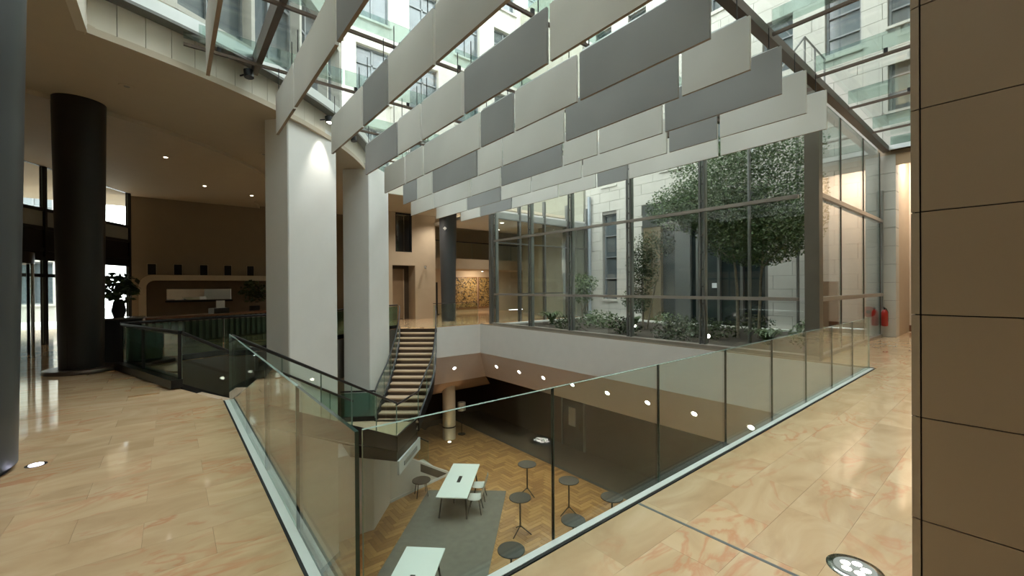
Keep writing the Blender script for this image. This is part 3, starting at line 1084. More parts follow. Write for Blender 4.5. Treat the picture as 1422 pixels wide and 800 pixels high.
# backing with reveals: boards between openings
mb = MB()
zs = sorted({0.0, 19.0} | {v for q in wins + [darkb, passage] for v in q[2:]})
for z0, z1 in zip(zs[:-1], zs[1:]):
    zm = (z0 + z1) / 2
    occ = sorted((q[0], q[1]) for q in wins + [darkb, passage] if q[2] < zm < q[3])
    y = 1.6
    for a, b in occ:
        if a > y:
            mb.box(XF + 0.055, XF + 0.4, y, a, z0, z1)
        y = max(y, b)
    if y < 15.1:
        mb.box(XF + 0.055, XF + 0.4, y, 15.1, z0, z1)
mb.build('backing', M_JOINT, fac)
for i, (y0, y1, z0, z1) in enumerate(wins):
    wn = thing('window', None, None, (XF + 0.25, (y0 + y1) / 2, z0))
    wn.parent = fac
    wn.location = Vector((XF + 0.25, (y0 + y1) / 2, z0)) - Vector(fac.location)

    def bld(m_, nm_, mt):
        me = m_.build(nm_, mt)
        me.parent = wn
        me.location = -Vector((XF + 0.25, (y0 + y1) / 2, z0))
    bld(MB().box(XF + 0.27, XF + 0.29, y0, y1, z0, z1), 'pane', M_WIN)
    m_ = MB()
    m_.box(XF + 0.2, XF + 0.27, y0, y0 + 0.06, z0, z1)
    m_.box(XF + 0.2, XF + 0.27, y1 - 0.06, y1, z0, z1)
    m_.box(XF + 0.2, XF + 0.27, y0 + 0.06, y1 - 0.06, z1 - 0.06, z1)
    for k in range(1, 3 if z1 - z0 < 3 else 4):
        zq = z0 + (z1 - z0) * k / (3 if z1 - z0 < 3 else 4)
        m_.box(XF + 0.2, XF + 0.27, y0 + 0.06, y1 - 0.06, zq - 0.025, zq + 0.025)
    bld(m_, 'frame', M_WINF)
    bld(MB().box(XF - 0.05, XF + 0.27, y0 - 0.05, y1 + 0.05, z0 - 0.08, z0), 'sill', M_STONE)
# dark glazed ground floor block
dk = thing('wall_courtyard_glazed', 'dark glazed ground floor of the courtyard facade behind the trees', 'wall', (XF, 9, 0), 0, None, 'structure')
MB().box(XF + 0.3, XF + 0.4, 6.15, 11.55, 0, 5.45).build('backing', mat('dark_teal', (0.012, 0.02, 0.022), 0.5), dk)
for k in range(6):
    y = 6.15 + 5.4 * k / 6
    MB().box(XF + 0.02, XF + 0.28, y, y + 0.10, 0, 4.4).build('dark_mullion', M_STEEL, dk)
    MB().box(XF + 0.2, XF + 0.22, y + 0.1, y + 0.9, 0.1, 4.4).build('dark_pane', mat('dark_pane_glass', (0.02, 0.03, 0.03), 0.08, 0, 0.8), dk)
MB().box(XF - 0.02, XF + 0.3, 6.15, 11.55, 4.4, 5.45).build('fascia_band', mat('band_grey', (0.05, 0.058, 0.05), 0.6), dk)
MB().box(XF + 0.0, XF + 0.28, 10.6, 11.5, 0, 4.4).build('pale_panel', mat('ochre_panel', (0.13, 0.105, 0.055), 0.6), dk)
MB().box(XF + 0.0, XF + 0.2, 9.2, 9.9, 0, 4.4).build('pale_panel', mat('slate_panel', (0.07, 0.08, 0.075), 0.5), dk)
MB().box(XF - 0.01, XF + 0.02, 8.05, 8.25, 1.55, 1.75).build('notice', M_PAPER, dk)
# downpipe in the courtyard corner
MB().tube([(XF - 0.15, 14.7, 0), (XF - 0.15, 14.7, 6.4)], 0.09, 10).build('downpipe', mat('zinc', (0.4, 0.45, 0.5), 0.4, 0.5), None, None, 'grey zinc downpipe in the corner of the courtyard', 'pipe')

# courtyard ground
MB().box(10.95, XF, 2.98, 14.86, -0.25, -0.04).build('floor_courtyard', M_SOIL, None, 'structure', 'dark planted soil of the courtyard', 'floor')
mb = MB()
mb.box(XF - 0.25, XF - 0.02, 3.0, 14.8, -0.04, 0.03)
mb.box(11.1, XF - 0.2, 14.6, 14.8, -0.04, 0.03)
mb.build('trim_4', M_GRAVEL, None, 'structure', 'white gravel edging along the courtyard walls', 'trim')
# upper part of the courtyard over the far glass
fa2 = thing('wall_courtyard_far', 'pale stone facade above the far glass of the courtyard', 'wall', (14, 21, 5), 0, None, 'structure')


def facade(root, path, z0, floors, fh, ww, wh, sill, depth=0.35, arch=False):
    """bays between consecutive plan points; per floor one window with frame, pane and arch"""
    for p, q in zip(path[:-1], path[1:]):
        p, q = Vector(p), Vector(q)
        d = (q - p).normalized()
        L = (q - p).length
        n = Vector((-d.y, d.x))        # left of the path = inside of the building
        s = (L - ww) / 2

        def bd(a, b, za, zb, d0=0.0, d1=depth, nm='pier', mt=M_STONE, par=root):
            A, B = p + d * a, p + d * b
            m_ = MB()
            m_.prism([tuple(A + n * d0), tuple(B + n * d0), tuple(B + n * d1), tuple(A + n * d1)], za, zb)
            return m_.build(nm, mt, par)
        bd(0, s, z0, z0 + floors * fh)
        bd(L - s, L, z0, z0 + floors * fh)
        bd(0, L, z0, z0 + floors * fh, depth + 0.02, depth + 0.1, 'backing', M_JOINT)
        for f in range(floors):
            zb = z0 + f * fh
            bd(s, L - s, zb, zb + sill, 0.03, depth, 'spandrel')
            bd(s, L - s, zb + sill + wh, zb + fh, 0.03, depth, 'lintel')
            bd(s - 0.08, L - s + 0.08, zb + sill - 0.1, zb + sill, -0.08, 0.06, 'sill')
            W = bd(s, L - s, zb + sill, zb + sill + wh, depth - 0.05, depth - 0.02, 'window', M_WIN)
            A, B = p + d * (s), p + d * (L - s)
            m_ = MB()
            for fr in (0.0, 0.5, 1.0):
                cc = A + (B - A) * fr
                m_.prism([tuple(cc - d * .04 + n * (depth - .12)), tuple(cc + d * .04 + n * (depth - .12)), tuple(cc + d * .04 + n * (depth - .05)), tuple(cc - d * .04 + n * (depth - .05))],
                         zb + sill, zb + sill + wh)
            for zq in (zb + sill + 0.03, zb + sill + wh * 0.68, zb + sill + wh - 0.05):
                m_.prism([tuple(A + n * (depth - .12)), tuple(B + n * (depth - .12)), tuple(B + n * (depth - .05)), tuple(A + n * (depth - .05))], zq - .035, zq + .035)
            fo = m_.build('frame', M_WINF, root)
            if arch and f % 2 == 1:
                m_ = MB()
                K = 12
                mid = (A + B) / 2
                hw = ww / 2
                for k in range(K):
                    a0, a1 = math.pi * k / K, math.pi * (k + 1) / K
                    x0_, x1_ = math.cos(a0) * hw, math.cos(a1) * hw
                    zt = zb + sill + wh
                    za, zb_ = zt - hw * (1 - math.sin(a0)), zt - hw * (1 - math.sin(a1))
                    quad = [(x1_, zb_), (x0_, za), (x0_, zt), (x1_, zt)]
                    vs = [(mid.x + d.x * x + n.x * o, mid.y + d.y * x + n.y * o, z) for o in (0.06, depth - 0.06) for x, z in quad]
                    m_.add(vs, [(0, 1, 2, 3), (7, 6, 5, 4), (0, 4, 5, 1), (1, 5, 6, 2), (2, 6, 7, 3), (3, 7, 4, 0)])
                m_.build('arch', M_STONE, root)


facade(fa2, [(6.4 + 2.75 * k, 20.2) for k in range(6)], 6.2, 4, 3.9, 1.7, 2.6, 0.75)
fa3 = thing('wall_upper_curved', 'pale stone facade following the curve above the lobby', 'wall', (0, 8, 6), 0, None, 'structure')
angs = [A0 - 0.02 + (A1 - A0 + 0.02) * k / 6 for k in range(7)]
facade(fa3, [arcpt(a, -0.9) for a in angs], 6.3, 4, 4.1, 1.55, 2.7, 0.75, 0.4, True)
fa4 = thing('wall_upper_left_occluder', 'pale stone facade added above the straight left roof edge to block sky light', 'wall', (-1.3, 3, 6), 0, None, 'structure')  # added to cut the sky light falling on the baffles
facade(fa4, [(-1.3, -1.6 + 2.55 * k) for k in range(5)], 6.3, 4, 4.1, 1.55, 2.7, 0.75, 0.4, True)
fa5 = thing('wall_upper_near_occluder', 'unseen stone facade added above the near roof edge to block sky light', 'wall', (9, -1.5, 6), 0, None, 'structure')  # out of view, added to darken the sky behind the viewer
facade(fa5, [(20.7 - 2.75 * k, -1.55) for k in range(9)], 6.3, 4, 4.1, 1.55, 2.7, 0.75, 0.4)
mb = MB()
mb.box(-9, 21, 20.25, 20.6, 5.6, 6.3)
mb.build('wall_parapet', M_STONE, None, 'structure', 'stone base of the upper facade', 'wall')
# access stair with handrail standing on the roof terrace
t = thing('roof_stair', 'grey steel roof stair with railings outside above the glass roof', 'stair', (15.8, 4.2, 6.6))
MB().box(15.2, 17.3, 4.3, 5.2, 8.2, 8.3).build('platform', M_STEELL, t)
for x in (15.2, 16.2, 17.2):
    MB().tube([(x, 4.3, 8.25), (x, 4.3, 9.3)], 0.03, 6).build('post', M_STEEL, t)
MB().tube([(15.2, 4.3, 9.3), (17.3, 4.3, 9.3)], 0.03, 6).build('railing', M_STEEL, t)
MB().slab([(15.2, 4.3, 8.2), (15.2, 5.1, 8.2), (13.0, 5.1, 6.5), (13.0, 4.3, 6.5)], (0, 0, 0.08)).build('flight', M_STEELL, t)
MB().tube([(15.2, 4.3, 9.3), (13.0, 4.3, 7.5)], 0.03, 6).build('railing', M_STEEL, t)
MB().box(11.0, 17.3, 3.9, 5.4, 6.4, 6.45).build('deck', M_STEELL, t) if False else None
for x, z in ((13.1, 6.5), (17.2, 6.5)):
    MB().tube([(x, 5.1, -0.05), (x, 5.1, 8.2 if x > 15 else 6.5)], 0.05, 6).build('support', M_STEEL, t)

# ================================================================== right end of the walkway
pier = thing('wall_pier', 'pale stone pier at the end of the walkway', 'wall', (17.8, 2.7, 0), 0, None, 'structure')
MB().box(17.5, 17.9, 2.58, 2.95, 0, 5.7).build('core', M_JOINT, pier)
for k in range(10):
    MB().box(17.44, 17.95, 2.55, 2.98, 0.57 * k + 0.006, 0.57 * k + 0.562).build('stone_block', M_STONE, pier)
MB().tube([(17.40, 2.86, 0.9), (17.40, 2.86, 4.6)], 0.03, 8).build('conduit', M_STEELL, None, None, 'thin grey vertical conduit on the stone pier', 'pipe')
mb = MB()
mb.box(20.0, 20.2, -2, 4.5, 0, 6)
mb.build('wall_end', mat('warm_white', (0.72, 0.62, 0.50), 0.6), None, 'structure', 'warm white wall at the end of the walkway', 'wall')
MB().box(19.96, 19.999, -2, 4.5, 0, 0.22).build('baseboard_end', M_WOOD, None, 'structure', 'brown wooden baseboard at the end of the walkway', 'baseboard')
mb = MB()
mb.box(17.5, 17.95, -1.3, 2.98, 5.7, 6.27)
mb.box(17.5, 20.2, -1.3, 2.98, 6.0, 6.1)
mb.box(17.7, 20, 2.58, 2.7, 0, 6.0)
mb.box(17.5, 20, 0.75, 0.95, 0, 6.0)  # unseen side wall, added to confine the lamp light to the passage
mb.box(17.5, 17.9, -6, 0.75, 0, 6.0)  # unseen wall, added to keep the lit end wall out of reflections
mb.build('wall_header_light_block', M_BEIGE, None, 'structure', 'beige header over the end passage, with unseen side walls added to block light', 'wall')
MB().box(17.46, 17.5, 0.95, 2.55, 5.35, 5.7).build('trim_5', mat('tan_wood', (0.42, 0.29, 0.17), 0.5), None, 'structure', 'tan wooden head trim over the end passage', 'trim')
t = thing('passage_downlight', 'round downlight washing the end wall of the walkway', 'downlight', (19.3, 1.8, 5.98))
disc(MB(), (19.3, 1.8, 5.995), (0, 0, -1), 0.12, 0.01).build('lens', M_LEDW, t)
lamp('AREA', (18.7, 1.8, 5.9), 62, (1, 0.90, 0.80), t, 0.8, (20.6, 2.1, 1.0))

# ================================================================== columns and pillars
def round_col(name, label, c, r0, r1, z0, z1, mt, plinth=None, seam=None):
    t = thing(name, label, 'column', (c[0], c[1], z0))
    MB().lathe((c[0], c[1], z0), [(r0, 0), (r1, z1 - z0)], 40).build('shaft', mt, t)
    if plinth:
        MB().lathe((c[0], c[1], z0), [(plinth, 0), (plinth, 0.06), (plinth - 0.03, 0.075)], 40).build('plinth', M_BRONZE, t)
    return t


c1 = round_col('round_column', 'tall charcoal round column on a steel plinth in the lobby', (-1.42, 12.1), 0.33, 0.40, 0, ZC, M_DCOL, 0.56)
for k in (0.6, 2.3, 4.2):
    a = k
    MB().box(-1.42 + 0.335 * math.cos(a) - .004, -1.42 + 0.335 * math.cos(a) + .004, 12.1 + 0.335 * math.sin(a) - .004, 12.1 + 0.335 * math.sin(a) + .004, 0, 2.4).build('seam', M_RUBBER, c1)
c2 = round_col('round_column', 'near dark round column cut by the left edge', (-1.67, 5.9), 0.55, 0.65, 0.05, ZC, mat('near_column', (0.06, 0.068, 0.07), 0.4), None)
MB().lathe((-1.67, 5.9, 0), [(0.51, 0), (0.51, 0.05)], 40).build('base', M_RUBBER, c2)
c3 = round_col('round_column', 'dark round column beyond the far staircase before the artworks', (10.45, 17.75), 0.33, 0.43, 0, ZC, mat('grey_column', (0.06, 0.065, 0.07), 0.45), None)
disc(MB(), (10.45 - 0.31, 17.75 - 0.26, 4.45), (-0.63, -0.77, 0), 0.09, 0.06, 4).build('white_sensor', M_PAPER, c3)


def pillar(label, p, q, depth):
    p, q = Vector(p), Vector(q)
    d = (q - p).normalized()
    n = Vector((-d.y, d.x))
    t = thing('white_pillar', label, 'pillar', (p.x, p.y, ZLOW), 0, 'white pillars')
    pts = [p, q, q + n * depth, p + n * depth]
    # bevelled plan
    bev = []
    for i in range(4):
        a, b, c_ = pts[i - 1], pts[i], pts[(i + 1) % 4]
        bev += [b + (a - b).normalized() * 0.02, b + (c_ - b).normalized() * 0.02]
    MB().prism([tuple(v) for v in bev], ZLOW, ZC + 0.2).build('shaft', M_PILLAR, t)
    m_ = MB()
    m_.prism([tuple(p + (p - q).normalized() * .01 - n * .012), tuple(q + (q - p).normalized() * .01 - n * .012), tuple(q + n * (depth + .012)), tuple(p + n * (depth + .012))], ZLOW, ZLOW + 0.12)
    m_.build('base_trim', M_STEEL, t)
    return t


pillar('nearer white square pillar left of the staircase', (2.03, 10.36), (3.38, 11.42), 0.62)
pillar('farther white square pillar beside the staircase', (4.90, 13.22), (6.02, 14.34), 0.88)

# ================================================================== glass balustrades on the opening
t = thing('glass_balustrade', 'long frameless glass balustrade on the right side of the opening', 'balustrade', (5.6, 1.89, 0))
jx = [0.68 + 1.242 * k for k in range(9)]
for k in range(8):
    glass_pane([(jx[k] + .004, 1.952, -0.02), (jx[k + 1] - .004, 1.952, -0.02), (jx[k + 1] - .004, 1.952, 0.99), (jx[k] + .004, 1.952, 0.99)], (0, 0.02, 0), 'pane', t)
MB().box(0.66, 10.64, 1.888, 1.940, -0.02, 0.006).build('base_channel', M_SHOE, t)
MB().box(0.6, 10.64, 1.866, 1.885, -0.02, 0.004).build('gasket', M_RUBBER, t)
for k in range(1, 8):
    MB().box(jx[k] - 0.004, jx[k] + 0.004, 1.943, 1.961, 0, 0.99).build('joint_seal', M_EDGED, t)
t = thing('glass_balustrade', 'short frameless glass balustrade on the left side of the opening', 'balustrade', (0.62, 4.6, 0))
jy = [1.90 + 1.112 * 1.117 * k for k in range(5)] + [7.46]
jy = [1.965, 3.16, 4.40, 5.64, 6.88, 7.46]
for k in range(5):
    glass_pane([(0.665, jy[k] + .004, -0.02), (0.665, jy[k + 1] - .004, -0.02), (0.665, jy[k + 1] - .004, 0.98), (0.665, jy[k] + .004, 0.98)], (0.02, 0, 0), 'pane', t, None, M_EDGED if k == 0 else None)
MB().box(0.598, 0.653, 1.888, 7.46, -0.02, 0.006).build('base_channel', M_SHOE, t)
MB().box(0.580, 0.598, 1.886, 7.46, -0.02, 0.004).build('gasket', M_RUBBER, t)
for k in range(1, 5):
    MB().box(0.656, 0.674, jy[k] - 0.004, jy[k] + 0.004, 0, 0.98).build('joint_seal', M_EDGED, t)

# balustrades along the lobby side of the stairwell
def rail_run(t, pts, h, base=True, hr=0.028, tint=None, dz=0.0):
    """pts 3D base points; glass panels, handrail and dark kerb"""
    for p, q in zip(pts[:-1], pts[1:]):
        p, q = Vector(p), Vector(q)
        d = (q - p)
        n = Vector((-d.y, d.x, 0)).normalized()
        e = d * 0.012
        glass_pane([p + e + Vector((0, 0, 0.12)), q - e + Vector((0, 0, 0.12)), q - e + Vector((0, 0, h - 0.05)), p + e + Vector((0, 0, h - 0.05))], n * 0.016, 'pane', t, tint)
        if base:
            m_ = MB()
            m_.slab([p + n * 0.04, q + n * 0.04, q - n * 0.04, p - n * 0.04], (0, 0, 0.13))
            m_.build('base_rail', M_BLACK, t)
    MB().tube([Vector(p) + Vector((0, 0, h)) for p in pts], hr, 8).build('handrail', M_BLACK, t)


M_DGLASS = glassmat('dark_green_glass', (0.52, 0.68, 0.61), 0.06)
t = thing('glass_balustrade', 'dark framed glass balustrade beside the lobby stair entrance', 'balustrade', (-0.83, 11.9, 0))
rail_run(t, [(-0.80, 11.85, 0), (-0.42, 10.6, 0), (0.10, 8.98, 0)], 0.92, True, 0.03, M_DGLASS)
for p in ((-0.80, 11.85), (-0.42, 10.6), (0.10, 8.98)):
    MB().box(p[0] - .025, p[0] + .025, p[1] - .025, p[1] + .025, 0, 0.9).build('post', M_BLACK, t)
MB().bar((-0.86, 11.9), (0.06, 8.9), 0.16, 0, 0.14).build('kerb', M_BLACK, t)
t = thing('glass_balustrade', 'dark glass balustrade along the lobby edge behind the pillars', 'balustrade', (2.6, 13.0, 0))
rail_run(t, [(-0.83, 11.95, 0), (1.0, 12.65, 0), (2.6, 13.05, 0), (4.1, 13.95, 0), (6.2, 15.65, 0), (7.1, 16.1, 0)], 0.94, True, 0.03, M_DGLASS)
t = thing('glass_balustrade', 'glass balustrade at the far end of the opening beside the stair top', 'balustrade', (9.5, 15.5, 0))
rail_run(t, [(8.4, 15.5, -0.11), (9.5, 15.5, -0.11), (10.65, 15.5, -0.11)], 1.09, False, 0.012)

# ================================================================== staircase
# far flight, curved plan: left and right edges per step
SL = [(7.16, 16.05), (7.03, 15.72), (6.88, 15.44), (6.74, 15.16), (6.59, 14.88), (6.44, 14.64), (6.31, 14.44), (6.17, 14.25), (6.02, 14.05), (5.86, 13.83), (5.70, 13.61), (5.53, 13.39), (5.33, 13.15), (5.12, 12.91), (4.93, 12.68), (4.76, 12.46)]
SR = [(8.26, 15.05), (8.10, 14.74), (7.97, 14.50), (7.83, 14.25), (7.67, 13.97), (7.52, 13.70), (7.39, 13.50), (7.26, 13.30), (7.12, 13.10), (6.97, 12.88), (6.80, 12.65), (6.61, 12.45), (6.39, 12.25), (6.17, 12.02), (5.97, 11.82), (5.77, 11.62)]
RS = 0.16


def flight(t, SL, SR, z0, rs, tread=M_TREAD, riser=M_RISER):
    n = len(SL)
    for i in range(n - 1):
        z = z0 - rs * (i + 1)
        a, b, c_, d_ = SL[i], SR[i], SR[i + 1], SL[i + 1]
        if i < n - 1:
            # tread i+1 lies between edge i and edge i+1, nosing overhangs a little
            nx = Vector((d_[0] - a[0], d_[1] - a[1])).normalized() * 0.03
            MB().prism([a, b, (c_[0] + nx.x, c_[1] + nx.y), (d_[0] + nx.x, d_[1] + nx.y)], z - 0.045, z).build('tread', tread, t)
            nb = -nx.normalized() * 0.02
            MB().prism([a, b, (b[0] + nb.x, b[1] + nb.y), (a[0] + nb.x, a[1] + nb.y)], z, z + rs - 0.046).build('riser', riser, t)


def stringer(t, S, z0, rs, w, h0, h1, mt=M_BLACK):
    m_ = MB()
    for i in range(len(S) - 1):
        p, q = Vector(S[i]), Vector(S[i + 1])
        d = (q - p).normalized()
        n = Vector((-d.y, d.x)) * w / 2
        za, zb = z0 - rs * i, z0 - rs * (i + 1)
        vs = []
        for pt, z in ((p, za), (q, zb)):
            for s in (-1, 1):
                vs += [(pt.x + n.x * s, pt.y + n.y * s, z + h0), (pt.x + n.x * s, pt.y + n.y * s, z + h1)]
        m_.add(vs, [(0, 1, 3, 2), (4, 6, 7, 5), (0, 4, 5, 1), (2, 3, 7, 6), (1, 5, 7, 3), (0, 2, 6, 4)])
    return m_.build('stringer', mt, t)


def stair_rail(t, S, z0, rs, h=0.9, step=3, hz=0.026, ext=None):
    pts = [Vector((p[0], p[1], z0 - rs * i)) for i, p in enumerate(S)]
    up = Vector((0, 0, h))
    MB().tube(([ext[0]] if ext and ext[0] else []) + [p + up for p in pts] + ([ext[1]] if ext and ext[1] else []), hz, 8).build('handrail', M_BLACK, t)
    i = 0
    while i < len(pts) - 1:
        j = min(i + step, len(pts) - 1)
        p, q = pts[i], pts[j]
        n = Vector((-(q - p).y, (q - p).x, 0)).normalized()
        e = (q - p) * 0.01
        glass_pane([p + e + Vector((0, 0, .06)), q - e + Vector((0, 0, .06)), q - e + Vector((0, 0, h - .03)), p + e + Vector((0, 0, h - .03))], n * 0.016, 'pane', t)
        i = j


t = thing('staircase', 'curved far staircase with stone treads and glass sides', 'staircase', (6.5, 13.5, ZLAND))
MB().prism([SL[0], SR[0], (SR[0][0] + 0.2, SR[0][1] + 0.25), (SL[0][0] + 0.2, SL[0][1] + 0.25)], -0.2, -0.021).build('top_riser', M_RISER, t)
flight(t, SL, SR, 0.0, RS)
stringer(t, SL, 0, RS, 0.05, -0.30, 0.10)
stringer(t, SR, 0, RS, 0.05, -0.30, 0.10)
stair_rail(t, SL, 0, RS)
stair_rail(t, SR, 0, RS)
# underside
m_ = MB()
for i in range(15):
    za, zb = -RS * i - 0.25, -RS * (i + 1) - 0.25
    m_.add([(*SL[i], za), (*SR[i], za), (*SR[i + 1], zb), (*SL[i + 1], zb)], [(0, 1, 2, 3)])
m_.build('underside', M_WHITE, t)

# lobby flight, descending from the lobby to the landing
n_ = 15
NL = [(0.68 + (4.66 - 0.68) * i / n_, 7.50 + (10.67 - 7.50) * i / n_) for i in range(n_ + 1)]
FL = [(0.12 + (3.86 - 0.12) * i / n_, 8.95 + (11.75 - 8.95) * i / n_) for i in range(n_ + 1)]
t = thing('staircase', 'lobby staircase flight behind the left glass balustrade', 'staircase', (2.5, 9.8, ZLAND))
flight(t, FL, NL, 0.0, RS)
stringer(t, NL, 0, RS, 0.05, -0.34, 0.06)
stringer(t, FL, 0, RS, 0.05, -0.34, 0.06)
stair_rail(t, NL, 0, RS, 0.95, 3, 0.03)
stair_rail(t, FL, 0, RS, 0.92, 3, 0.03)
m_ = MB()
for i in range(15):
    za, zb = -RS * i - 0.30, -RS * (i + 1) - 0.30
    m_.add([(*FL[i], za), (*NL[i], za), (*NL[i + 1], zb), (*FL[i + 1], zb)], [(0, 1, 2, 3)])
m_.build('underside', M_BLACK, t)

# landing
LP = [(4.66, 10.67), (5.77, 11.62), (4.76, 12.46), (4.55, 13.0), (3.70, 12.9), (3.86, 11.75)]
LP = [(4.66, 10.67), (6.02, 12.05), (5.77, 11.66), (4.76, 12.46), (3.95, 13.10), (3.72, 11.85)]
LP = [(4.66, 10.67), (5.85, 11.85), (4.85, 12.55), (3.95, 13.15), (3.80, 11.80)]
t = thing('stair_landing', 'stair landing with stone top and black fascia between the two flights', 'landing', (4.7, 11.8, ZLAND))
MB().prism(LP, ZLAND - 0.06, ZLAND).build('top', M_TREAD, t)
MB().prism(LP, ZLAND - 0.62, ZLAND - 0.061).build('fascia', M_RUBBER, t)
MB().bar((4.70, 10.66), (5.98, 11.98), 0.05, ZLAND - 1.0, ZLAND - 0.62).build('white_panel', M_PAPER, t)
MB().bar((4.95, 10.88), (5.72, 11.67), 0.02, ZLAND - 0.87, ZLAND - 0.75, 0, -0.022).build('grille', M_MIDGREY, t)
MB().bar((4.64, 10.64), (5.93, 11.92), 0.06, ZLAND - 0.35, ZLAND + 0.06).build('edge_beam', M_BLACK, t)
rail_run(t, [(4.66, 10.67, ZLAND), (5.78, 11.64, ZLAND)], 0.9, False, 0.028)
rail_run(t, [(3.95, 13.1, ZLAND), (4.8, 12.55, ZLAND)], 0.9, True, 0.028, M_DGLASS)
# white mass under the landing and lower flight
mb = MB()
mb.prism([(4.53, 12.0), (5.46, 13.1), (5.80, 13.68), (7.95, 13.74), (7.95, 15.6), (2.4, 15.2), (2.2, 12.3)], ZLOW, ZLOW + 0.02)
mb.prism([(4.53, 12.0), (5.5, 13.15), (5.5, 15.2), (2.4, 15.2), (2.2, 12.0)], ZLOW + 0.02, ZLAND - 0.64)
mb.build('wall_stair_core', M_WHITE, None, 'structure', 'white wall under the stair landing', 'wall')
mb = MB()
mb.add([(5.5, 13.16, ZLOW), (8.05, 13.72, ZLOW), (8.05, 13.72, ZLOW + 0.1), (5.5, 13.16, -3.7), (5.5, 13.3, ZLOW), (8.05, 13.86, ZLOW), (8.05, 13.86, ZLOW + 0.1), (5.5, 13.3, -3.7)],
       [(0, 1, 2, 3), (7, 6, 5, 4), (0, 4, 5, 1), (1, 5, 6, 2), (2, 6, 7, 3), (3, 7, 4, 0)])
mb.build('wall_stair_cheek', M_WHITE, None, 'structure', 'white triangular wall under the lower stair flight', 'wall')
MB().bar((5.5, 13.14), (8.05, 13.70), 0.02, ZLOW, ZLOW + 0.09).build('baseboard_stair', M_PAPER, None, 'structure', 'white baseboard of the stair wall', 'baseboard')
t = thing('staircase', 'lower stair flight reaching the parquet behind the white table', 'staircase', (8, 13.9, ZLOW))
LA = [(5.3 + 2.8 * i / 11, 13.18 + 0.55 * i / 11) for i in range(12)]
LB = [(5.1 + 2.8 * i / 11, 14.5 + 0.55 * i / 11) for i in range(12)]
flight(t, LB, LA, -3.6, 1.8 / 11, M_TREAD, M_TREAD)
stringer(t, LA, -3.6, 1.8 / 11, 0.06, -0.30, -0.02, mat('dark_stringer', (0.05, 0.045, 0.035), 0.5))
stair_rail(t, LB, -3.6, 1.8 / 11)

# ================================================================== ceiling baffles
rows = [
    (10.0, [15.86, 14.35, 12.26, 9.79, 8.19, 7.06, 4.54, 2.43], 'WGWWGWW', 'row nearest the glass wall'),
    (8.8, [15.9, 13.49, 11.37, 9.81, 7.70, 5.14, 4.01, 2.43], 'WGWWWGW', 'second row from the glass wall'),
    (7.6, [15.82, 13.89, 11.39, 9.81, 7.29, 6.17, 4.53, 2.43], 'WWWGWWG', 'third row from the glass wall'),
    (6.4, [13.94, 12.85, 11.78, 9.29, 8.20, 6.07, 3.52, 2.43], 'GWGWWGW', 'fourth row from the glass wall'),
    (5.2, [12.68, 11.15, 10.03, 7.42, 6.27, 4.62, 2.43], 'WWWGWG', 'fifth row from the glass wall'),
    (4.0, [10.99, 8.96, 7.80, 6.20, 4.08, 2.43], 'GWWGW', 'sixth row from the glass wall'),
    (2.8, [9.77, 7.79, 6.62, 5.05, 2.43], 'WGWW', 'seventh row from the glass wall'),
    (1.62, [9.23, 7.68, 5.38, 2.43], 'WWG', 'eighth row from the glass wall'),
    (0.42, [7.32, 2.43], 'W', 'row nearest the lobby'),
]
for X, ys, cols, rl in rows:
    n = len(cols)
    for k in range(n):
        ya, yb = ys[k + 1] + 0.035, ys[k] - 0.035
        grey = cols[k] == 'G'
        zb = lambda y: 4.71 - 0.011 * (y - 2.43)
        zt = lambda y: zb(y) + 0.765
        pos = n - k
        lab = '%s ceiling baffle, %s' % ('grey' if grey else 'off-white', rl)
        lab = ('single long ' + lab) if n == 1 else lab + ', %s from the near end' % ORD[pos - 1]
        t = thing('ceiling_baffle', lab, 'ceiling baffle', (X, (ya + yb) / 2, zt(ya)), 0, 'hanging ceiling baffles')
        m_ = MB()
        th = 0.022
        vs = [(X + s * th, y, f(y)) for s in (-1, 1) for y, f in ((ya, zb), (yb, zb), (yb, zt), (ya, zt))]
        m_.add(vs, [(0, 1, 2, 3), (7, 6, 5, 4), (0, 4, 5, 1), (1, 5, 6, 2), (2, 6, 7, 3), (3, 7, 4, 0)], [0, 0, 1, 0, 0, 0])
        m_.build('panel', [M_BAFG if grey else M_BAFL, M_BAFSHADE], t)
        rl_ = MB().box(X - 0.012, X + 0.012, ya + 0.05, yb - 0.05, zt(yb) - 0.02, zt(yb) + 0.035).build('top_rail', M_ALU, t)
        for y in (ya + 0.18, yb - 0.18):
            MB().box(X - 0.006, X + 0.006, y - 0.006, y + 0.006, zt(y) - 0.01, 5.85).build('hanger', M_BLACK, rl_)

# ================================================================== lower level furniture
# long white tables
def long_table():
    t = thing('meeting_table', None, 'table')
    L, W, H = 2.40, 0.95, 0.74
    m_ = MB()
    m_.box(-L / 2, L / 2, -W / 2, W / 2, H - 0.03, H)
    m_.build('tabletop', M_TABLE, t)
    MB().box(-0.22, 0.22, -0.055, 0.055, H, H + 0.006).build('cable_flap', M_RUBBER, t)
    for sx in (-1, 1):
        for sy in (-1, 1):
            m_ = MB()
            m_.tube([(sx * (L / 2 - 0.32), sy * (W / 2 - 0.12), H - 0.03), (sx * (L / 2 - 0.18), sy * (W / 2 - 0.05), 0.012)], 0.028, 8)
            m_.build('leg', M_BLACK, t)
        MB().box(sx * (L / 2 - 0.35) - 0.02, sx * (L / 2 - 0.35) + 0.02, -W / 2 + 0.1, W / 2 - 0.1, H - 0.09, H - 0.03).build('crossbar', M_BLACK, t)
    MB().box(-L / 2 + 0.35, L / 2 - 0.35, -0.02, 0.02, H - 0.35, H - 0.03).build('cable_panel', M_BLACK, t)
    return t


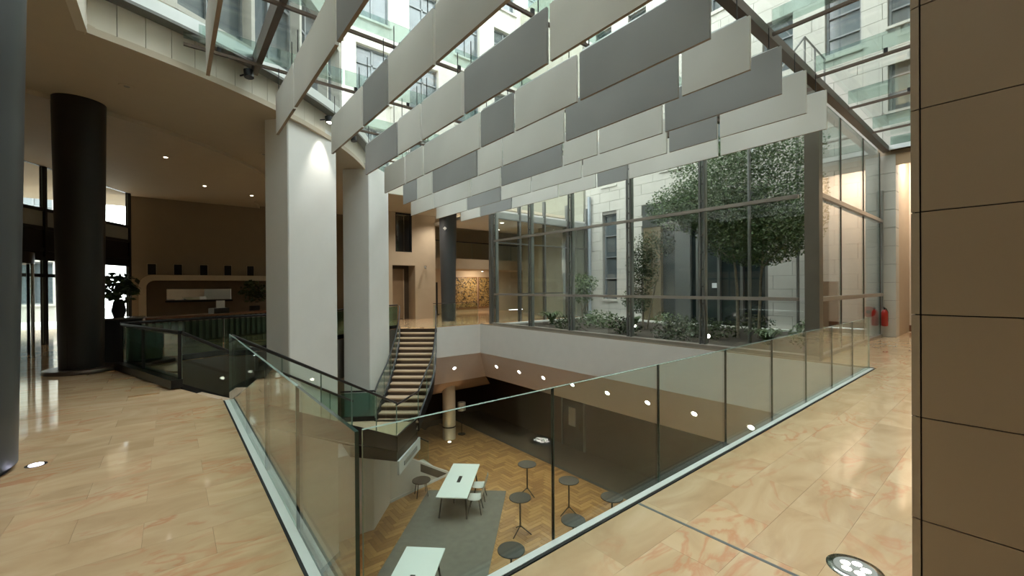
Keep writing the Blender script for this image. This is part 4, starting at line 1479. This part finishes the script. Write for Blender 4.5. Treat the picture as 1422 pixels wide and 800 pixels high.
tb = long_table()
tb.location = (7.285, 11.74, ZLOW + 0.0105)
tb.rotation_euler = (0, 0, R_(46.2))
tb['label'] = 'white long meeting table in the middle of the grey rug near the stair'
tb2 = copy_tree(tb)
tb2.location = (3.91, 8.33, ZLOW + 0.0105)
tb2['label'] = 'white long meeting table cut off at the bottom edge'
for o in (tb, tb2):
    o['group'] = 'white meeting tables'
MB().prism([(6.88, 13.12), (8.92, 11.34), (8.92 - 5.6, 11.34 - 5.71), (6.88 - 5.6, 13.12 - 5.71)], ZLOW + 0.001, ZLOW + 0.010).build(
    'rug', M_RUG, None, None, 'long grey rug under the white meeting tables', 'rug')


def chair():
    t = thing('shell_chair', None, 'chair')
    m_ = MB()
    # moulded shell: grid bent from seat to back
    prof = [(0.22, 0.44), (0.16, 0.43), (0.0, 0.425), (-0.14, 0.44), (-0.21, 0.50), (-0.25, 0.60), (-0.28, 0.72), (-0.30, 0.80)]
    wid = [0.19, 0.22, 0.23, 0.23, 0.23, 0.22, 0.21, 0.17]
    K = 7
    vs = []
    for (x, z), wd in zip(prof, wid):
        for k in range(K):
            s = -1 + 2 * k / (K - 1)
            vs.append((x + 0.05 * s * s * (1 if z > 0.5 else 0), wd * s, z + 0.035 * s * s))
    fs = [(i * K + k, i * K + k + 1, (i + 1) * K + k + 1, (i + 1) * K + k) for i in range(len(prof) - 1) for k in range(K - 1)]
    m_.add(vs, fs, 0, True)
    vs2 = [(x, y, z - 0.012) for x, y, z in vs]
    m_.add(vs2, [f[::-1] for f in fs], 0, True)
    m_.build('seat_shell', M_SHELL, t)
    for sx, sy in ((1, 1), (1, -1), (-1, 1), (-1, -1)):
        MB().tube([(sx * 0.12, sy * 0.12, 0.42), (sx * 0.21, sy * 0.21, 0.006)], 0.013, 6).build('leg', M_BLACK, t)
    MB().box(-0.14, 0.14, -0.14, 0.14, 0.405, 0.42).build('seat_plate', M_BLACK, t)
    return t


ch = chair()
dv = Vector((math.cos(R_(46.2)), math.sin(R_(46.2))))
nv = Vector((dv.y, -dv.x))
base = Vector((7.285, 11.74))
spots = [(base + dv * -0.55 + nv * 0.62, 'white shell chair at the right side of the white table, nearer one'),
         (base + dv * 0.25 + nv * 0.62, 'white shell chair at the right side of the white table, farther one')]
for i, (p, lab) in enumerate(spots):
    o = ch if i == 0 else copy_tree(ch)
    o.location = (p.x, p.y, ZLOW + 0.0105)
    o.rotation_euler = (0, 0, math.atan2(-nv.y, -nv.x))
    o['label'] = lab
    o['group'] = 'shell chairs'


def bar_table():
    t = thing('bar_table', None, 'bar table')
    m_ = MB()
    m_.lathe((0, 0, 1.02), [(0.30, 0), (0.315, 0.008), (0.315, 0.024), (0.305, 0.03)], 28)
    m_.build('tabletop', mat('dark_tabletop', (0.035, 0.032, 0.026), 0.6), t)
    MB().tube([(0, 0, 0.2), (0, 0, 1.02)], 0.025, 10).build('pole', mat('pole_grey', (0.06, 0.055, 0.045), 0.4, 0.4), t)
    for k in range(3):
        a = R_(20 + 120 * k)
        MB().tube([(0, 0, 0.24), (0.32 * math.cos(a), 0.32 * math.sin(a), 0.012)], 0.016, 6).build('leg', mat('pole_grey', (0.06, 0.055, 0.045)), t)
    return t


bt = bar_table()
bspots = [((9.30, 10.68), 0.3, 'dark round bar table nearest the far soffit, alone on the parquet'), ((7.67, 9.12), 0.9, 'dark round bar table beside the grey rug edge'),
          ((5.98, 7.44), 0.1, 'dark round bar table closest to the bottom edge'), ((9.50, 8.95), 0.5, 'dark round bar table just right of the first glass joint'),
          ((7.97, 7.36), 0.0, 'dark round bar table touching the white base channel'), ((9.69, 7.46), 0.7, 'dark round bar table farthest right, dim behind the glass')]
for i, (p, rz, lab) in enumerate(bspots):
    o = bt if i == 0 else copy_tree(bt)
    o.location = (p[0], p[1], ZLOW)
    o.rotation_euler = (0, 0, rz)
    o['label'] = lab
    o['group'] = 'dark round bar tables'
# side table by the stair wall
t = thing('side_table', 'low dark round side table with four thin legs by the stair wall', 'side table', (6.55, 13.0, ZLOW))
px, py = 6.53, 12.96
MB().lathe((px, py, ZLOW + 0.49), [(0.30, 0), (0.31, 0.01), (0.31, 0.03), (0.30, 0.035)], 28).build('tabletop', mat('dark_brown_top', (0.045, 0.032, 0.024), 0.5), t)
for k in range(4):
    a = R_(30 + 90 * k)
    MB().tube([(px + 0.18 * math.cos(a), py + 0.18 * math.sin(a), ZLOW + 0.49), (px + 0.27 * math.cos(a), py + 0.27 * math.sin(a), ZLOW)], 0.014, 6).build('leg', M_BLACK, t)

# lower column with floor lamp
t = round_col('round_column', 'cream round column on the lower floor below the far soffit', (10.0, 17.0), 0.30, 0.30, ZLOW, -2.9, M_CREAM, None)
MB().lathe((10.0, 17.0, ZLOW + 0.55), [(0.305, 0), (0.305, 0.06)], 32).build('dark_band', M_RUBBER, t)
t = thing('floor_uplight', 'small warm uplight at the foot of the cream column', 'lamp', (9.75, 16.55, ZLOW))
MB().lathe((9.75, 16.55, ZLOW), [(0.09, 0), (0.09, 0.02)], 16).build('ring', M_CHROME, t)
MB().lathe((9.75, 16.55, ZLOW + 0.02), [(0.07, 0), (0.07, 0.006)], 16).build('lens', M_LEDW, t)
lamp('SPOT', (9.75, 16.55, ZLOW + 0.06), 26, (1, 0.66, 0.34), t, 0.04, (9.86, 16.75, -2.0), 34, 0.7)
t = thing('floor_lamp', 'floor lamp with cream drum shade beside the cream column', 'lamp', (10.75, 17.1, ZLOW))
MB().lathe((10.75, 17.1, ZLOW), [(0.18, 0), (0.18, 0.02)], 20).build('base', M_BLACK, t)
MB().tube([(10.75, 17.1, ZLOW + 0.02), (10.75, 17.1, ZLOW + 1.55)], 0.015, 8).build('pole', M_BLACK, t)
MB().lathe((10.75, 17.1, ZLOW + 1.15), [(0.20, 0), (0.19, 0.38)], 24).build('shade', M_SHADE, t)
# glass door with notice on the lower wall
t = thing('door_2', 'dark glass door with a white notice on the lower level', 'door', (13.2, 12.6, ZLOW), 0, None, 'structure')
MB().box(13.56, 13.59, 11.9, 13.1, ZLOW, ZLOW + 2.2).build('leaf', mat('dark_door_glass', (0.05, 0.055, 0.045), 0.15), t)
MB().box(13.54, 13.556, 12.35, 12.75, ZLOW + 0.95, ZLOW + 1.75).build('notice', M_PAPER, t)
MB().box(13.50, 13.555, 12.05, 12.08, ZLOW + 0.9, ZLOW + 1.15).build('handle', M_CHROME, t)
m_ = MB()
m_.box(13.53, 13.6, 11.82, 11.9, ZLOW, ZLOW + 2.28)
m_.box(13.53, 13.6, 13.1, 13.18, ZLOW, ZLOW + 2.28)
m_.box(13.53, 13.6, 11.9, 13.1, ZLOW + 2.2, ZLOW + 2.28)
m_.build('frame', M_STEEL, t)

# ================================================================== lobby furniture
t = thing('reception_desk', 'long low reception desk with brown top and slatted front', 'desk', (1.2, 17.5, 0))
D0, D1 = Vector((-0.75, 16.2)), Vector((4.6, 19.0))
dd = (D1 - D0).normalized()
dn = Vector((-dd.y, dd.x))
MB().bar(D0, D1, 0.7, 0.76, 0.82).build('desktop', M_WOOD, t)
MB().bar(D0 + dd * .05, D1 - dd * .05, 0.5, 0.0, 0.75).build('carcass', M_DESK, t)
nsl = 30
for k in range(nsl):
    p = D0 + dd * (0.1 + ((D1 - D0).length - 0.2) * k / nsl)
    MB().bar(p, p + dd * 0.10, 0.03, 0.04, 0.74, 0, -0.27).build('slat', M_SLAT, t)
MB().bar(D0 + dd * 2.0, D0 + dd * 2.5, 0.3, 0.82, 1.0).build('raised_box', M_DESK, t)
P = D0 + dd * 2.3
t = thing('notice_card', 'small white card standing on the reception desk', 'card', (P.x, P.y, 1.0))
MB().bar(P - dd * 0.14, P + dd * 0.14, 0.02, 1.006, 1.25).build('card', M_PAPER, t)
MB().bar(P - dd * 0.16, P + dd * 0.16, 0.10, 1.0, 1.006).build('foot', M_PAPER, t)
t = thing('side_cabinet', 'black cabinet between the dark column and the lobby balustrade', 'cabinet', (-0.95, 13.3, 0))
MB().box(-1.35, -0.55, 13.0, 13.6, 0, 0.96).build('body', M_RUBBER, t)
MB().box(-1.40, -0.50, 12.96, 13.64, 0.96, 1.0).build('top', mat('cabinet_top', (0.16, 0.15, 0.13), 0.2), t)


def foliage(mb, c, r, n, s, flat=1.0, rnd=random):
    for _ in range(n):
        while True:
            p = Vector((rnd.uniform(-1, 1), rnd.uniform(-1, 1), rnd.uniform(-1, 1)))
            if p.length < 1:
                break
        p = p * (0.55 + 0.45 * p.length)
        q = Vector(c) + Vector((p.x * r[0], p.y * r[1], p.z * r[2]))
        u = Vector((rnd.gauss(0, 1), rnd.gauss(0, 1), rnd.gauss(0, 0.6))).normalized()
        v = u.cross(Vector((rnd.gauss(0, 1), rnd.gauss(0, 1), rnd.gauss(0, 1)))).normalized()
        k = s * rnd.uniform(0.6, 1.3)
        mb.add([q - u * k, q + v * k * 0.5, q + u * k, q - v * k * 0.5], [(0, 1, 2, 3)])
    return mb


t = thing('potted_plant', 'dark leafy plant in a vase on the black cabinet', 'plant', (-0.95, 13.3, 1.0))
MB().lathe((-0.95, 13.3, 1.0), [(0.09, 0), (0.13, 0.15), (0.10, 0.35), (0.07, 0.42)], 16).build('vase', M_RUBBER, t)
foliage(MB(), (-0.95, 13.3, 1.68), (0.42, 0.42, 0.36), 260, 0.09).build('leaves', M_LEAFD, t)
MB().tube([(-0.95, 13.3, 1.4), (-0.95, 13.3, 1.75)], 0.02, 6).build('stem', M_BARK, t)
t = thing('potted_plant', 'dark tall plant in front of the reception niche at its right', 'plant', (2.8, 21.2, 0))
MB().lathe((2.8, 21.2, 0), [(0.16, 0), (0.2, 0.4), (0.2, 0.9)], 16).build('pot', M_RUBBER, t)
foliage(MB(), (2.8, 21.2, 1.5), (0.6, 0.35, 0.5), 240, 0.11).build('leaves', M_LEAFD, t)
t = thing('dried_arrangement', 'tan dried flower arrangement right of the reception niche', 'plant', (3.9, 21.0, 0))
MB().lathe((3.9, 21.0, 0), [(0.15, 0), (0.2, 0.4), (0.12, 0.8)], 16).build('vase', M_WOOD, t)
foliage(MB(), (3.9, 21.0, 1.35), (0.35, 0.35, 0.45), 220, 0.10).build('stems', leafmat('dried_tan', (0.16, 0.09, 0.04), (0.30, 0.19, 0.10)), t)

# lobby ceiling downlights
for i, (x, y, lab) in enumerate(((-0.62, 10.6, 'dim round ceiling light beside the dark column top'), (2.05, 13.6, 'dim round ceiling light left of the first pillar'), (-0.1, 15.2, 'lit round ceiling light in the middle of the lobby'),
                                 (0.95, 18.6, 'lit round ceiling light near the lobby back wall'), (2.5, 19.4, 'lit round ceiling light near the lobby back wall, right one'))):
    zz_ = ZC - (0.1 if (Vector((x, y)) - AC).length < AR - 3.3 else 0)
    t = thing('ceiling_light', lab, 'downlight', (x, y, zz_), 0, 'lobby ceiling lights')
    rg = MB().lathe((x, y, zz_ - 0.012), [(0.11, 0), (0.12, 0.012)], 20).build('ring', M_CEIL, t)
    MB().lathe((x, y, zz_ - 0.018), [(0.045, 0), (0.045, 0.006)], 20).build('lens', M_LEDW if i >= 2 else M_MIDGREY, rg)
    if i >= 2:
        lamp('SPOT', (x, y, zz_ - 0.05), 3, (1, 0.8, 0.55), t, 0.05, (x, y, 0), 110, 0.8)
for i, (x, y) in enumerate(((12.6, 19.6), (14.6, 19.2), (13.2, 17.0), (8.9, 17.7), (10.9, 18.9))):  # last two are added to brighten the far wall
    t = thing('ceiling_light', ['round ceiling light over the gallery beyond the dark far column', 'round ceiling light deep in the passage beyond the courtyard', 'round ceiling light of the passage close to the courtyard glass', 'ceiling light added above the far staircase top to brighten the far wall', 'ceiling light added before the far wall pier to brighten the wall'][i], 'downlight', (x, y, ZC), 0, 'far ceiling lights')
    zt_ = 4.95 if i in (1, 2) else ZC
    if i in (1, 2):
        t.location.z = 4.95
    MB().lathe((x, y, zt_ - 0.014), [(0.12, 0), (0.13, 0.014)], 20).build('ring', M_PAPER, t)
    MB().lathe((x, y, zt_ - 0.02), [(0.09, 0), (0.09, 0.006)], 20).build('lens', M_LEDW, t)
    lamp('SPOT', (x, y, zt_ - 0.06), 150 if i > 2 else 90, (1, 0.90, 0.77), t, 0.08, (x, y, 0), 140, 0.8)
t = thing('added_gallery_light', 'warm added light under the gallery, brightening the artworks', 'lamp', (15.6, 22.2, 2.7))  # made-up fitting, added so the artworks are lit
MB().lathe((15.6, 22.2, 2.66), [(0.09, 0), (0.09, 0.06)], 16).build('housing', M_BLACK, t)
MB().lathe((15.6, 22.2, 2.652), [(0.07, 0), (0.07, 0.006)], 16).build('lens', M_LEDW, t)
lamp('AREA', (15.6, 22.2, 2.6), 30, (1, 0.8, 0.58), t, 0.6, (15.6, 23.0, 1.0))

t = thing('security_camera', 'small dark security camera on the far wall beside the door recess', 'camera', (10.35, 19.98, 2.72))
MB().tube([(10.35, 20.0, 2.75), (10.35, 19.8, 2.75)], 0.02, 6).build('bracket', M_BLACK, t)
MB().tube([(10.30, 19.85, 2.70), (10.2, 19.6, 2.64)], 0.05, 10).build('housing', M_MIDGREY, t)
# artworks
def art_mat(name, seed):
    m = bpy.data.materials.new(name)
    m.use_nodes = True
    nt = m.node_tree
    N, Lk = nt.nodes, nt.links
    b = N['Principled BSDF']
    b.inputs['Roughness'].default_value = 0.6
    tc = N.new('ShaderNodeTexCoord')
    mp = N.new('ShaderNodeMapping')
    mp.inputs['Location'].default_value = (seed, seed * 2, 0)
    Lk.new(tc.outputs['Object'], mp.inputs[0])
    vo = N.new('ShaderNodeTexNoise')
    vo.inputs['Scale'].default_value = 6.0
    vo.inputs['Detail'].default_value = 3
    vo.inputs['Distortion'].default_value = 1.5
    Lk.new(mp.outputs[0], vo.inputs['Vector'])
    r = N.new('ShaderNodeValToRGB')
    r.color_ramp.interpolation = 'CONSTANT'
    e = r.color_ramp.elements
    e[0].position, e[0].color = 0, (0.02, 0.015, 0.01, 1)
    e[1].position, e[1].color = 0.44, (0.33, 0.215, 0.06, 1)
    x = e.new(0.53)
    x.color = (0.42, 0.32, 0.17, 1)
    x = e.new(0.58)
    x.color = (0.03, 0.02, 0.015, 1)
    Lk.new(vo.outputs['Fac'], r.inputs[0])
    Lk.new(r.outputs[0], b.inputs['Base Color'])
    return m


for i, (x0, x1) in enumerate(((14.35, 16.02), (16.2, 17.7))):
    t = thing('wall_art', ['ochre and black abstract panel left, near the dark column', 'ochre and black abstract panel right, beside the glass wall'][i], 'artwork', ((x0 + x1) / 2, 23.5, 1.2), 0, 'abstract wall panels')
    MB().box(x0, x1, 23.44, 23.498, 0.3, 2.28).build('canvas', art_mat('abstract_%d' % i, 3.1 * i), t)
    m_ = MB()
    m_.box(x0 - .04, x0, 23.43, 23.498, 0.26, 2.32)
    m_.box(x1, x1 + .04, 23.43, 23.498, 0.26, 2.32)
    m_.box(x0, x1, 23.43, 23.498, 0.26, 0.3)
    m_.box(x0, x1, 23.43, 23.498, 2.28, 2.32)
    m_.build('frame', M_WOOD, t)
t = thing('black_stand', 'tall black display stand left of the far dark column', 'stand', (12.2, 22.5, 0))
MB().box(12.0, 12.45, 22.4, 22.6, 0.0, 1.95).build('panel', M_RUBBER, t)
MB().box(11.95, 12.5, 22.3, 22.7, 0.0, 0.04).build('foot', M_BLACK, t)

# ================================================================== fire extinguishers
def extinguisher(label, x, y, z, s=1.0):
    t = thing('fire_extinguisher', label, 'extinguisher', (x, y, z), 0, 'red fire extinguishers')
    MB().lathe((x, y, z), [(0.05, 0), (0.085, 0.02), (0.085, 0.42), (0.06, 0.49), (0.03, 0.52)], 20).build('cylinder', M_RED, t)
    vl = MB().box(x - 0.03, x + 0.03, y - 0.02, y + 0.02, z + 0.52, z + 0.58).build('valve', M_BLACK, t)
    MB().tube([(x, y, z + 0.56), (x - 0.12, y, z + 0.6)], 0.012, 6).build('handle', M_BLACK, vl)
    MB().tube([(x + 0.03, y - .03, z + 0.55), (x + 0.11, y - .06, z + 0.45), (x + 0.11, y - .06, z + 0.15)], 0.013, 6).build('hose', M_RUBBER, vl)
    return t


extinguisher('red fire extinguisher on the stone pier', 17.3, 2.80, 0.34)
t = thing('hose_reel', 'round red fire hose reel seen behind the corner mullion', 'hose reel', (17.2, 3.15, 0.75))
disc(MB(), (17.28, 3.16, 0.78), (-1, 0, 0), 0.17, 0.10, 24).build('drum', M_RED, t)
disc(MB(), (17.17, 3.16, 0.78), (-1, 0, 0), 0.06, 0.02, 16).build('hub', M_BLACK, t)
MB().box(17.28, 17.45, 3.14, 3.18, 0.76, 0.80).build('bracket', M_BLACK, t)
t = thing('info_totem', 'dark upright totem standing beyond the return glass', 'totem', (15.2, 3.7, -0.04))
MB().box(15.0, 15.12, 3.45, 4.05, -0.03, 1.75).build('panel', M_DESK, t)
MB().box(14.9, 15.2, 3.35, 4.15, -0.04, -0.02).build('foot', M_BLACK, t)

# ================================================================== floor lamps
t = thing('recessed_floor_light', 'round recessed floor light with lit bulbs near the brown wall', 'floor light', (3.06, 0.63, 0))
MB().lathe((3.06, 0.63, 0.0), [(0.135, 0), (0.135, 0.005), (0.10, 0.007)], 32).build('ring', M_CHROME, t)
ln = MB().lathe((3.06, 0.63, 0.007), [(0.10, 0), (0.10, 0.002)], 32).build('lens', mat('lens_grey', (0.35, 0.36, 0.34), 0.2), t)
for k in range(5):
    a = k * 1.2566
    MB().lathe((3.06 + 0.05 * math.cos(a), 0.63 + 0.05 * math.sin(a), 0.009), [(0.024, 0), (0.015, 0.004)], 10).build('bulb_lens', M_LED, ln)
t = thing('recessed_floor_light', 'small bluish recessed floor light beside the near dark column', 'floor light', (-1.0, 5.89, 0))
MB().lathe((-1.0, 5.89, 0), [(0.075, 0), (0.075, 0.004)], 24).build('ring', M_CHROME, t)
MB().lathe((-1.0, 5.89, 0.004), [(0.05, 0), (0.05, 0.003)], 24).build('lens', M_LEDB, t)

# ================================================================== courtyard planting
def tree(name, label, base, trunks, crown, n, s, lm):
    t = thing(name, label, 'tree', base)
    for tr in trunks:
        MB().tube(tr[0], tr[1], 7, tr[2]).build('trunk', M_BARK, t)
    mb = MB()
    for c, r, k in crown:
        foliage(mb, c, r, int(n * k), s)
    mb.build('crown', lm, t)
    return t


tree('birch_tree', 'large airy birch tree filling the courtyard behind the glass', (14.0, 5.8, -0.04),
     [([(14.0, 5.8, -0.05), (14.05, 5.85, 1.6), (13.95, 5.95, 3.2), (14.1, 6.2, 5.2)], 0.055, 0.015),
      ([(14.4, 5.35, -0.05), (14.45, 5.3, 1.8), (14.5, 5.2, 3.4), (14.3, 5.0, 5.0)], 0.05, 0.015),
      ([(13.98, 5.9, 2.4), (13.8, 6.8, 3.3), (13.6, 7.6, 3.9)], 0.025, 0.008),
      ([(14.45, 5.25, 2.2), (14.3, 4.5, 3.0), (14.2, 4.0, 3.4)], 0.025, 0.008)],
     [((14.1, 6.2, 4.3), (1.3, 1.9, 1.2), 1.0), ((14.2, 5.3, 3.2), (1.2, 1.6, 1.0), 0.9), ((13.8, 7.4, 4.4), (1.0, 1.5, 0.9), 0.45), ((14.2, 4.3, 4.0), (0.9, 0.9, 1.6), 0.35), ((14.2, 5.8, 5.7), (1.4, 2.4, 0.8), 0.6)],
     15000, 0.043, M_LEAF)
tree('leafy_tree', 'slender dark leafy tree beside the white stone wall in the courtyard', (14.2, 9.4, -0.04),
     [([(14.2, 9.4, -0.05), (14.25, 9.45, 1.4), (14.2, 9.4, 2.8)], 0.04, 0.012), ([(14.3, 9.3, -0.05), (14.4, 9.1, 1.2), (14.5, 8.9, 2.2)], 0.035, 0.012)],
     [((14.2, 9.4, 2.3), (0.6, 0.65, 1.0), 1.0), ((14.2, 9.7, 1.1), (0.55, 0.6, 0.55), 0.6), ((14.3, 9.0, 3.2), (0.6, 0.9, 0.6), 0.4)], 3000, 0.042, M_LEAFD)
tree('small_tree', 'small pale green tree in the far corner of the courtyard', (15.0, 13.2, -0.04),
     [([(15.0, 13.2, -0.05), (15.05, 13.25, 0.7), (14.8, 13.5, 1.4)], 0.03, 0.01), ([(15.03, 13.22, 0.5), (15.2, 12.9, 1.0), (15.3, 12.8, 1.5)], 0.02, 0.008)],
     [((15.0, 13.2, 1.75), (0.7, 0.8, 0.55), 1.0), ((15.0, 13.2, 1.2), (0.5, 0.6, 0.35), 0.4)], 700, 0.07, M_LEAFF)


def fern(label, c, r, h, n=26):
    t = thing('fern', label, 'fern', (c[0], c[1], -0.04), 0, 'ferns in the courtyard')
    mb = MB()
    for k in range(n):
        a = random.uniform(0, 2 * math.pi)
        L = r * random.uniform(0.6, 1.1)
        d = Vector((math.cos(a), math.sin(a), 0))
        sd = Vector((-d.y, d.x, 0))
        pts = [Vector((c[0], c[1], -0.04)) + d * L * f + Vector((0, 0, h * math.sin(f * 2.3) * random.uniform(0.9, 1.1))) for f in (0, 0.25, 0.5, 0.75, 1.0)]
        for i in range(4):
            for sgn in (-1, 1):
                for m in range(3):
                    q = pts[i] + (pts[i + 1] - pts[i]) * m / 3
                    wd = 0.13 * (1 - (i + m / 3) / 4.3)
                    tip = q + sd * sgn * wd + (pts[i + 1] - pts[i]).normalized() * 0.06
                    mb.add([q, q + (pts[i + 1] - pts[i]) * 0.3, tip], [(0, 1, 2)])
    mb.build('fronds', M_LEAFF, t)
    return t


fern('spreading fern in the courtyard left of the small tree', (13.2, 13.4), 0.75, 0.55)
fern('fern at the foot of the small tree in the courtyard', (14.6, 12.3), 0.6, 0.4)
fern('fern under the right tree trunks by the return glass', (13.0, 4.6), 0.6, 0.42)
fern('fern behind the slender tree before the gravel edge', (15.4, 10.6), 0.5, 0.4)


def shrub(label, c, r, n, lm):
    t = thing('shrub', label, 'shrub', (c[0], c[1], -0.04), 0, 'low shrubs in the courtyard')
    foliage(MB(), (c[0], c[1], r[2] * 0.75 - 0.04), r, n, 0.055).build('leaves', lm, t)
    MB().tube([(c[0], c[1], -0.04), (c[0], c[1], r[2] * 0.7)], 0.015, 5).build('stem', M_BARK, t)


shrub('dark shrub hugging the glass left of the third mullion', (12.0, 11.3), (0.5, 0.7, 0.34), 450, M_LEAFD)
shrub('loose shrub at the gravel edge below the dark facade', (16.3, 9.6), (0.5, 0.8, 0.35), 400, M_LEAFF)
shrub('dark shrub at the gravel edge behind the birch trunks', (16.2, 6.3), (0.5, 0.9, 0.4), 450, M_LEAFD)
shrub('low dark shrub close to the glass before the birch', (12.0, 6.9), (0.5, 0.7, 0.3), 450, M_LEAFD)
shrub('wide low shrub in front of the white stone wall', (13.6, 11.0), (0.8, 1.0, 0.42), 700, M_LEAFF)
shrub('dark low shrub left of the slender tree', (12.4, 8.9), (0.5, 0.6, 0.36), 500, M_LEAFD)
shrub('dark low shrub under the birch behind the second pane', (13.4, 6.4), (0.8, 0.8, 0.38), 600, M_LEAFD)
shrub('round shrub near the corner post', (13.2, 3.7), (0.55, 0.45, 0.45), 450, M_LEAFF)
shrub('dark low shrub beside the courtyard spotlights', (14.6, 8.0), (0.7, 0.7, 0.35), 500, M_LEAFD)
for i, (x, y) in enumerate(((13.4, 9.2), (12.2, 5.9))):
    t = thing('garden_spotlight', ['lit garden spotlight at the foot of the slender tree', 'lit garden spotlight in the soil left of the birch trunks'][i], 'spotlight', (x, y, -0.04))
    MB().tube([(x, y, -0.04), (x, y, 0.12)], 0.015, 6).build('stake', M_BLACK, t)
    disc(MB(), (x, y, 0.16), (-0.8, -0.5, 0.2), 0.055, 0.05, 14).build('head', M_LED, t)

# opposite street facade seen through the entrance glazing and the street floor
st = thing('street_building', 'pale street building outside the entrance glazing', 'building', (-10, 32, 0))
facade(st, [(-22 + 3.0 * k, 31 + 0.2 * k) for k in range(7)], 0.0, 4, 3.6, 1.4, 2.2, 0.9)
MB().add([(-40, 26, -0.3), (-9, 26, -0.3), (30, 26, -0.3), (30, 60, -0.3), (-40, 60, -0.3)], [(0, 1, 2, 3, 4)]).build('ground_street', mat('street_paving', (0.35, 0.34, 0.32), 0.8), None, 'structure', 'grey street paving outside the entrance', 'ground')
